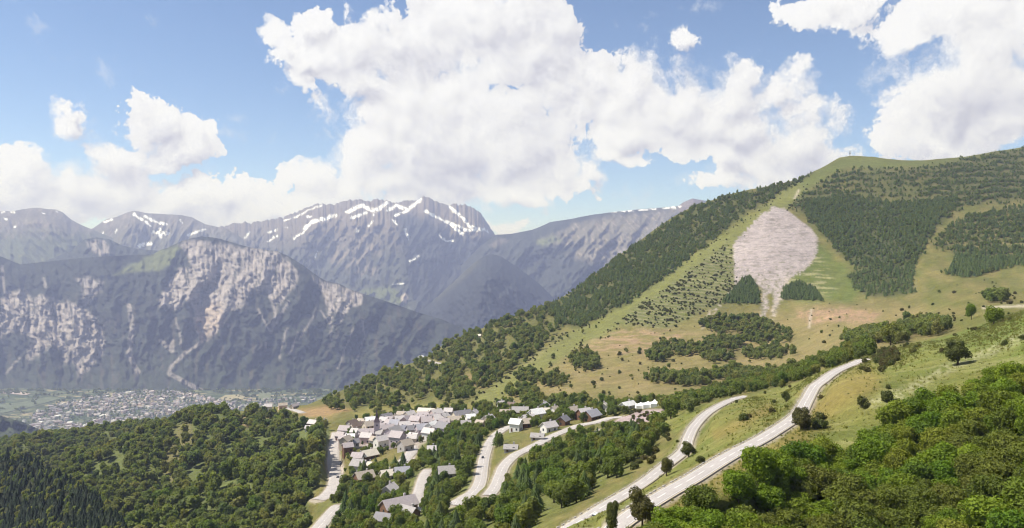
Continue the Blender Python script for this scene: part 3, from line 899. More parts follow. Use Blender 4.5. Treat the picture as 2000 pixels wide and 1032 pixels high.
def snow_col(u, v, s):
    n = fbm(u / 26, v / 22, 4, 103)
    hi = sstep(v, 540, 430)
    hi = 1 - sstep(v + 30 * n, 430, 520)
    c = np.array((.05, .056, .044)) * (1 + .5 * n + .35 * fbm(u / 5, v / 7, 3, 104))[..., None]
    c = blend(c, (.15, .125, .105), np.clip(hi * .9 + .1 * n, 0, 1))
    scar = pmask(u + 8 * n, v + 8 * n, ZS([(820, 330), (920, 300), (1060, 420), (1080, 560), (1030, 660), (930, 660), (800, 600), (700, 560), (720, 430)]), 8)
    c = blend(c, (.22, .185, .16), scar * sstep(fbm((u + .6 * v) / 7, (v - .5 * u) / 40, 3, 105), -.1, .25) * .8)
    c = blend(c, (.11, .13, .055), pmask(u + 5 * n, v, ZS([(900, 755), (1150, 725), (1230, 800), (1270, 880), (1100, 830)]), 5) * .8)
    c = blend(c, (.36, .31, .29), pmask(u, v, ZS([(1240, 770), (1265, 800), (1250, 850), (1215, 835), (1210, 800)]), 2.5))
    dark = pmask(u + 6 * n, v + 6 * n, [(768, 412), (800, 415), (845, 432), (880, 458), (950, 475), (960, 520), (880, 590), (830, 620), (800, 580), (790, 520)], 14)  # cloud shadow on the right flank, laid in as dark colour
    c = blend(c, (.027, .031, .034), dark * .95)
    m = snow_mask(u, v, SNOW)
    return blend(c, (.86, .86, .88), m)


def snow_d(u, v, s):
    e = np.clip(s * 6, 0, 1)
    d = -900 * np.clip(1 - seg_dist(u, v, [(740, 392), (768, 430), (785, 480), (796, 540), (815, 610)]) / 95, 0, 1)
    d -= 500 * np.clip(1 - seg_dist(u, v, [(640, 405), (610, 450), (575, 500)]) / 60, 0, 1)
    d -= 500 * np.clip(1 - seg_dist(u, v, [(905, 402), (920, 430), (960, 470)]) / 45, 0, 1)
    d -= 420 * np.clip(1 - seg_dist(u, v, [(830, 388), (850, 430), (870, 480)]) / 40, 0, 1)
    d -= 350 * np.clip(1 - seg_dist(u, v, [(690, 395), (690, 440), (680, 520), (690, 580)]) / 45, 0, 1)
    d -= 220 * fbm((u + .5 * (v - 450)) / 34, v / 90, 4, 106, ridged=True) + 130 * fbm(u / 11, v / 14, 3, 107)
    return d * e * (1 - .5 * s)


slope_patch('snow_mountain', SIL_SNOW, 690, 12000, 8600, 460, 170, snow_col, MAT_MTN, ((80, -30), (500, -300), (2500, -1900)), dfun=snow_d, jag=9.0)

# --- the two peaks at the far left
SN_L2 = [([(262, 418), (268, 424), (277, 430)], 2.4), ([(282, 423), (296, 430), (310, 435), (324, 439)], 2.2), ([(300, 453), (312, 455), (330, 456)], 2.8), ([(312, 445), (313, 463)], 2.4), ([(284, 432), (294, 442)], 1.6),
         ([(272, 481), (283, 477), (295, 476)], 3.0), ([(368, 459), (384, 453), (400, 448)], 1.7), ([(204, 434), (219, 429)], 1.5), ([(352, 430), (356, 436)], 1.5), ([(225, 455), (227, 450)], 1.2), ([(198, 456), (202, 455)], 1.2)]
SN_L1 = [([(4, 415), (8, 414)], 1.3), ([(22, 415), (28, 415)], 1.3), ([(84, 418), (88, 418)], 1.2), ([(30, 445), (31, 442)], 1), ([(110, 413), (114, 414)], 1.0), ([(8, 427), (13, 429)], 1.0)]


def peak_col(strokes, green):
    def f(u, v, s):
        n = fbm(u / 18, v / 14, 4, 111)
        c = np.array((.115, .105, .09)) * (1 + .5 * n + .4 * fbm(u / 4, v / 6, 3, 112))[..., None]
        c = blend(c, (.07, .085, .045), np.clip(sstep(v + 14 * n, 440, 470) * green, 0, 1))
        c = blend(c, (.26, .22, .20), sstep(fbm((u + .7 * v) / 5, (v - .4 * u) / 26, 3, 113), .12, .36) * (1 - sstep(v, 455, 480)) * .55)
        c = blend(c, (.15, .16, .08), sstep(fbm((u + v) / 9, (v - u) / 20, 3, 114), .2, .4) * sstep(v, 450, 475) * green * .6)
        return blend(c, (.84, .84, .87), snow_mask(u, v, strokes))
    return f


slope_patch('left_peak', [(-330, 430), (-120, 418), (0, 413), (25, 413), (45, 409), (68, 406), (110, 410), (122, 415), (140, 430), (165, 443), (185, 450), (230, 470), (290, 500), (330, 520)], 580, 10500, 8200, 300, 90,
            peak_col(SN_L1, .9), MAT_MTN, ((80, -30), (500, -300), (2500, -1900)), dfun=lambda u, v, s: -np.clip(s * 6, 0, 1) * (420 * np.clip(1 - seg_dist(u, v, [(68, 406), (95, 440), (140, 480)]) / 50, 0, 1) + 220 * fbm((u - .5 * v) / 28, v / 60, 4, 115, ridged=True)), jag=1.3)
slope_patch('middle_peak', [(120, 480), (160, 452), (182, 446), (205, 430), (215, 427), (225, 425), (250, 415), (262, 412), (290, 417), (330, 419), (350, 420), (375, 425), (400, 438), (412, 441), (440, 446), (480, 470), (520, 500)], 560, 11500, 9300, 300, 80,
            peak_col(SN_L2, .35), MAT_MTN, ((80, -30), (500, -300), (2500, -1900)), dfun=lambda u, v, s: -np.clip(s * 6, 0, 1) * (380 * np.clip(1 - seg_dist(u, v, [(262, 412), (255, 440), (235, 480)]) / 45, 0, 1) + 200 * fbm((u + .4 * v) / 26, v / 60, 4, 116, ridged=True)), jag=1.3)

# --- the long ridge on the right and the wooded mountain before it, in painted cloud shadow
SN_R = [([(1196, 414), (1205, 413)], 1.1), ([(1212, 413), (1222, 412)], 1.0), ([(1228, 412), (1236, 411)], 1.2), ([(1248, 411), (1280, 408)], 1.3), ([(1296, 407), (1330, 404)], 1.2)]


def ridge_col(u, v, s):
    n = fbm(u / 24, v / 18, 4, 121)
    c = np.array((.036, .041, .038)) * (1 + .5 * n + .35 * fbm(u / 5, v / 7, 3, 122))[..., None]
    m = pmask(u + 10 * n, v + 8 * n, [(1052, 474), (1085, 460), (1115, 440), (1180, 424), (1260, 416), (1380, 396), (1420, 470), (1180, 520), (1110, 500), (1130, 485)], 8)
    c = blend(c, (.16, .145, .115), m * (.75 + .4 * fbm(u / 6, v / 8, 3, 123)).clip(0, 1))
    c = blend(c, (.30, .25, .22), m * sstep(fbm((u - v) / 6, (u + v) / 24, 3, 124), .1, .35) * .6)
    c = blend(c, (.12, .14, .06), pmask(u + 5 * n, v + 4 * n, [(1045, 474), (1080, 462), (1100, 470), (1060, 480)], 5) * .8)
    c = blend(c, (.15, .12, .105), pmask(u, v, [(1325, 404), (1335, 395), (1352, 387), (1375, 392), (1330, 425)], 3))
    c = blend(c, (.15, .13, .115), pmask(u + 4 * n, v + 4 * n, [(955, 480), (975, 465), (995, 470), (965, 485)], 4) * .7)
    return blend(c, (.84, .84, .87), snow_mask(u, v, SN_R))


slope_patch('long_ridge', [(900, 520), (940, 480), (960, 465), (970, 459), (1000, 457), (1040, 449), (1058, 442), (1075, 434), (1110, 429), (1150, 421), (1200, 414), (1250, 409), (1290, 406), (1325, 403), (1335, 395), (1352, 388), (1370, 391), (1440, 402), (1600, 420)],
            690, 9800, 7200, 400, 130, ridge_col, MAT_MTN, ((80, -20), (500, -250), (2500, -1900)), dfun=lambda u, v, s: -np.clip(s * 6, 0, 1) * (300 * fbm((u + .8 * v) / 60, v / 140, 3, 125, ridged=True) + 110 * fbm(u / 12, v / 14, 3, 126)), jag=.8)


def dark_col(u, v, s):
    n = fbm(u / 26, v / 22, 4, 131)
    c = np.array((.026, .030, .033)) * (1 + .5 * n + .3 * fbm(u / 5, v / 7, 3, 132))[..., None]  # woodland tone with the cloud shadow over it worked into the colour
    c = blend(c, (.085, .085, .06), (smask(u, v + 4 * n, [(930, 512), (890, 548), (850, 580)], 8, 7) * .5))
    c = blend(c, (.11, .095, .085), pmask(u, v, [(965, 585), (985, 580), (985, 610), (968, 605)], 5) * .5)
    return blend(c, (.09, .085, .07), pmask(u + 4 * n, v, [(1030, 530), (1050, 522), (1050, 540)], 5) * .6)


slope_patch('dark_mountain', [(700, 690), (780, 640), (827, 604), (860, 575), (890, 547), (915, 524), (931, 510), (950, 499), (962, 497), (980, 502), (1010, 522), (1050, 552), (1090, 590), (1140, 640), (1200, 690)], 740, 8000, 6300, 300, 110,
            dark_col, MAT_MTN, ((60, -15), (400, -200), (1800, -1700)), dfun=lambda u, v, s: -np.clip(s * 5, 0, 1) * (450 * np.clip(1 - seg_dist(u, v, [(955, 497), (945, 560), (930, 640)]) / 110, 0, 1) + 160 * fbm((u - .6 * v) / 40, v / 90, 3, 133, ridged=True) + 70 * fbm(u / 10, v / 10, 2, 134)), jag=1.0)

# --- valley floor: a sheet that reaches beyond the mountains, fields in patches
def mat_valley():
    m, T = mat_new('valley_fields')
    tc = T.n('ShaderNodeTexCoord')
    mp = T.n('ShaderNodeMapping', {'Vector': tc.outputs['Object'], 'Rotation': (0, 0, .6), 'Scale': (.007, .018, 1)})
    vo = T.n('ShaderNodeTexVoronoi', {'Vector': mp.outputs[0], 'Scale': 1.0, 'Randomness': .85}, voronoi_dimensions='2D')
    wn = T.n('ShaderNodeTexWhiteNoise', {'Vector': vo.outputs['Position']}, noise_dimensions='3D')
    rp = T.n('ShaderNodeValToRGB', {0: wn.outputs['Value']})
    cr = rp.color_ramp
    cr.interpolation = 'CONSTANT'
    cr.elements[0].color = (.10, .115, .06, 1)
    cr.elements[1].position = .82
    cr.elements[1].color = (.28, .24, .15, 1)
    for p, c in ((.25, (.12, .135, .07)), (.45, (.06, .085, .04)), (.65, (.16, .17, .08))):
        e = cr.elements.new(p)
        e.color = (*c, 1)
    nz = T.n('ShaderNodeTexNoise', {'Vector': tc.outputs['Object'], 'Scale': .02, 'Detail': 5.0})
    tr = T.rng(nz.outputs['Fac'], .46, .54)
    c = T.mix(tr, rp.outputs[0], (.045, .06, .03))
    p = T.n('ShaderNodeBsdfPrincipled', {'Base Color': c, 'Roughness': .95, 'Specular IOR Level': .1})
    T.n('ShaderNodeOutputMaterial', {'Surface': p.outputs[0]})
    return m


gx, gy = np.meshgrid(np.linspace(-40000, 40000, 41), np.linspace(-6000, 60000, 34))
grid_obj('valley_floor', gx, gy, gx * 0.0, mat_valley(), None, kind='structure')
# pale gravel fan of the torrent and field strips near the town
MAT_FAN = mat_plain('torrent_gravel', (.34, .29, .26), .95, .25, .02)


def flat_poly(name, pts, mat, zoff, kind='structure'):
    D = np.array([(HC - zoff) * FPX / (p[1] - CV) for p in pts])
    V = np.stack([D * (np.array([p[0] for p in pts]) - CU) / FPX, D, np.full(len(pts), zoff)], 1)
    me = bpy.data.meshes.new(name)
    me.from_pydata([tuple(x) for x in V], [], [list(range(len(pts)))])
    me.materials.append(mat)
    return link(name, me, kind=kind)


flat_poly('torrent_bed', [(345, 769), (372, 767), (385, 770), (400, 777), (430, 785), (432, 788), (405, 783), (380, 777)], MAT_FAN, 3.0)
flat_poly('gravel_field', [(0, 768), (0, 764), (40, 765), (60, 769), (50, 772)], MAT_FAN, 3.0)
flat_poly('hay_field', [(425, 780), (440, 772), (480, 770), (476, 779), (445, 783)], mat_plain('hay', (.27, .24, .15), .95, .2, .02), 3.0)
flat_poly('green_field', [(503, 783), (508, 762), (520, 760), (530, 762), (528, 785)], mat_plain('green_crop', (.13, .145, .085), .95, .2, .02), 3.0)
flat_poly('sports_field', [(205, 771), (226, 768), (230, 775), (210, 778)], mat_plain('sports_turf', (.25, .24, .15), .95, .2, .02), 3.0)
flat_poly('river_meadow', [(0, 790), (40, 786), (90, 776), (120, 778), (60, 795), (0, 808)], mat_plain('river_grass', (.10, .12, .07), .95, .3, .02), 3.0)

# ------------------------------------------------------------------ roads
MAT_ASPH = mat_plain('sun_bleached_asphalt', (.385, .355, .335), .9, .13, .35, bump=.02)
MAT_LINE = mat_plain('road_paint', (.78, .77, .74), .7, .08, 2.0)
MAT_EDGE = mat_plain('road_shoulder', (.40, .35, .27), .95, .22, .6, bump=.05)
MAT_STONE = mat_plain('parapet_stone', (.40, .37, .33), .9, .25, 1.2, bump=.05)


def ribbon(c, offs, dz, name, mat, parent=None, a=0, b=None, **props):
    """strip along a centre line between two sideways offsets"""
    c = c[a:b]
    t = np.gradient(c[:, :2], axis=0)
    t /= np.linalg.norm(t, axis=1)[:, None] + 1e-9
    nx, ny = t[:, 1], -t[:, 0]
    rows = []
    for o, z in offs:
        rows.append(np.stack([c[:, 0] + nx * o, c[:, 1] + ny * o, c[:, 2] + z + dz], 1))
    A = np.stack(rows, 0)
    me = mesh_np(name, A.reshape(-1, 3), grid_faces(len(offs), len(c)), mat)
    return link(name, me, parent, **props)


for rn, (c, w) in ROADS.items():
    h = w / 2
    r = ribbon(c, [(-h - .6, -.5), (-h, -.02), (-h * .5, .03), (0, .05), (h * .5, .03), (h, -.02), (h + .6, -.5)], 0, 'road', MAT_ASPH, kind='structure')
    for s in (-1, 1):
        ribbon(c, [(s * (h - .02), .02), (s * (h + .3), .03)] if s > 0 else [(s * (h + .3), .03), (s * (h - .02), .02)], 0, 'shoulder', MAT_EDGE, r)
    if rn in ('upper', 'lower', 'middle', 'bend', 'corner'):
        for s in (-1, 1):
            ribbon(c, [(s * (h - .22) - .04, .035), (s * (h - .22) + .04, .035)], .02, 'edge_line', MAT_LINE, r)
        L = np.concatenate([[0], np.cumsum(np.linalg.norm(np.diff(c[:, :2], axis=0), axis=1))])
        for k in range(int(L[-1] / 5.2)):
            a = int(np.searchsorted(L, k * 5.2))
            b = int(np.searchsorted(L, k * 5.2 + 3.0)) + 1
            if b - a > 1:
                ribbon(c, [(-.06, .06), (.06, .06)], .03, 'centre_dash', MAT_LINE, r, a, b)


def box_mesh(name, sx_, sy_, sz_, mat, bev=0.0, z0=0.0):
    x, y = sx_ / 2, sy_ / 2
    b = bev
    vs, fs = [], []
    for z, k in ((z0, b), (z0 + b, 0), (z0 + sz_ - b, 0), (z0 + sz_, b)):
        vs += [(-x + k, -y + k, z), (x - k, -y + k, z), (x - k, y - k, z), (-x + k, y - k, z)]
    for l in range(3):
        for i in range(4):
            j = (i + 1) % 4
            fs.append((l * 4 + i, l * 4 + j, l * 4 + 4 + j, l * 4 + 4 + i))
    fs += [(3, 2, 1, 0), (12, 13, 14, 15)]
    me = bpy.data.meshes.new(name)
    me.from_pydata(vs, [], fs)
    if mat:
        me.materials.append(mat)
    return me


stone_me = [box_mesh('stone', .8, .26, .40, MAT_STONE, .05, -.15), box_mesh('stone', .7, .3, .34, MAT_STONE, .06, -.15), box_mesh('stone', .9, .26, .37, MAT_STONE, .05, -.15)]
RR = random.Random(5)
for rn, side, lab in (('upper', -1, 'row of low parapet stones along the outer edge of the highest road'), ('lower', -1, 'row of low parapet stones along the outer edge of the road below')):
    c, w = ROADS[rn]
    par = bpy.data.objects.new('parapet', None)
    COL.objects.link(par)
    mid = c[len(c) // 2]
    par.location = mid
    par['label'], par['category'], par['group'] = lab, 'parapet', 'stone parapets of the mountain roads'
    L = np.concatenate([[0], np.cumsum(np.linalg.norm(np.diff(c[:, :2], axis=0), axis=1))])
    for k in range(int(L[-1] / 1.7)):
        i = min(int(np.searchsorted(L, k * 1.7)), len(c) - 2)
        t = c[i + 1] - c[i]
        t = t / np.linalg.norm(t[:2])
        o = side * (w / 2 + .45 + RR.uniform(-.05, .05))
        s = link('stone', stone_me[RR.randrange(3)], par)
        s.location = (c[i][0] + t[1] * o - mid[0], c[i][1] - t[0] * o - mid[1], c[i][2] - .02 - mid[2])
        s.rotation_euler = (0, 0, math.atan2(t[1], t[0]) + RR.uniform(-.06, .06))

# ------------------------------------------------------------------ houses of the village
WALLC = {'white': (.66, .64, .60), 'cream': (.55, .48, .38), 'pink': (.50, .39, .36), 'mauve': (.42, .36, .38), 'grey': (.40, .37, .36), 'brown': (.16, .09, .055), 'peach': (.60, .45, .36)}
ROOFC = {'grey': (.31, .29, .28), 'slate': (.21, .20, .21), 'mauve': (.37, .325, .325), 'brown': (.15, .11, .09), 'tan': (.38, .325, .265), 'pale': (.48, .445, .43), 'white': (.72, .71, .69), 'blue': (.32, .315, .345), 'cream': (.60, .545, .45)}
MW = {k: mat_plain(k + '_render', v, .9, .10, .8) for k, v in WALLC.items()}
MR = {k: mat_plain(k + '_roofing', v, .75, .16, 1.6, spec=.3) for k, v in ROOFC.items()}
MAT_GLASS = mat_plain('window_glass', (.035, .04, .05), .15, .1, 1.0, spec=.6)
MAT_WOOD = mat_plain('dark_timber', (.10, .055, .03), .8, .2, 2.0)
WIN_ME = box_mesh('window', 1.1, .10, 1.35, MAT_GLASS, .01, -.675)
SILL_ME = box_mesh('sill', 1.35, .22, .10, MW['white'], .01, -.80)
DOOR_ME = box_mesh('door', 1.1, .12, 2.1, MAT_WOOD, .01, 0)
CHIM_ME = box_mesh('chimney', .8, .8, 1.7, MW['grey'], .04, -.4)
HOUSE_XY = []


def poly_mesh(name, vs, fs, mats, mi=None):
    me = bpy.data.meshes.new(name)
    me.from_pydata(vs, [], fs)
    for m in mats:
        me.materials.append(m)
    if mi:
        for p, k in zip(me.polygons, mi):
            p.material_index = k
    return me


def house(name, u, v, w, d, h, rot, wall, roof, label, kind='gable', cat='house', group='houses of the hillside village', rise=.78, chim=True):
    x, y, z = (float(q) for q in ground(u, v))
    HOUSE_XY.append((x, y, max(w, d) * .62))
    o = bpy.data.objects.new(name, None)
    COL.objects.link(o)
    o.location = (x, y, z)
    o.rotation_euler = (0, 0, math.radians(rot))
    o['label'], o['category'], o['group'] = label, cat, group
    a, b = w / 2, d / 2
    rz = h + rise * b * (1.0 if kind == 'gable' else 0)
    f = -4.0
    if kind == 'gable':
        vs = [(-a, -b, f), (a, -b, f), (a, b, f), (-a, b, f), (-a, -b, h), (a, -b, h), (a, b, h), (-a, b, h), (-a, 0, rz), (a, 0, rz)]
        fs = [(0, 1, 5, 4), (2, 3, 7, 6), (1, 2, 6, 9, 5), (3, 0, 4, 8, 7), (3, 2, 1, 0), (4, 5, 9, 8), (6, 7, 8, 9)]
        link('wall', poly_mesh('wall', vs, fs, [MW[wall]]), o)
        e, t = .7, .28
        k = rise
        ao, bo = a + .6, b + e
        vs = []
        for zt in (0.05, .05 + t):
            vs += [(-ao, -bo, h - e * k + zt), (ao, -bo, h - e * k + zt), (-ao, 0, rz + zt), (ao, 0, rz + zt), (-ao, bo, h - e * k + zt), (ao, bo, h - e * k + zt)]
        fs = [(6, 7, 9, 8), (8, 9, 11, 10), (1, 0, 2, 3), (3, 2, 4, 5), (0, 1, 7, 6), (5, 4, 10, 11), (0, 6, 8, 2), (2, 8, 10, 4), (7, 1, 3, 9), (9, 3, 5, 11)]
        rf = link('roof', poly_mesh('roof', vs, fs, [MR[roof]]), o)
        if chim:
            cobj = link('chimney', CHIM_ME, rf)
            cobj.location = (a * .45, b * .25, rz - k * b * .25 + .5)
    else:
        vs = [(-a, -b, f), (a, -b, f), (a, b, f), (-a, b, f), (-a, -b, h), (a, -b, h), (a, b, h), (-a, b, h)]
        fs = [(0, 1, 5, 4), (1, 2, 6, 5), (2, 3, 7, 6), (3, 0, 4, 7), (3, 2, 1, 0), (4, 5, 6, 7)]
        link('wall', poly_mesh('wall', vs, fs, [MW[wall]]), o)
        rf = link('roof', box_mesh('roof', w + .5, d + .5, .45, MR[roof], .04, h + .01), o)
        if chim:
            cobj = link('chimney', CHIM_ME, rf)
            cobj.location = (a * .4, b * .2, h + .6)
    st = max(1, int(h / 2.9))
    for s in range(st):
        zz = 1.7 + s * 2.8
        nx = max(1, int(w / 3.2))
        for i in range(nx):
            xx = -a + w * (i + .5) / nx
            if s == 0 and i == 0:
                q = link('door', DOOR_ME, o)
                q.location = (xx, -b - .02, 0)
                continue
            q = link('window', WIN_ME, o)
            q.location = (xx, -b - .02, zz)
            if w > 8:
                l = link('sill', SILL_ME, q)
        ny = max(1, int(d / 4))
        for i in range(ny):
            q = link('window', WIN_ME, o)
            q.location = (a + .02, -b + d * (i + .5) / ny, zz)
            q.rotation_euler = (0, 0, math.pi / 2)
            q = link('window', WIN_ME, o)
            q.location = (-a - .02, -b + d * (i + .5) / ny, zz)
            q.rotation_euler = (0, 0, math.pi / 2)
    return o


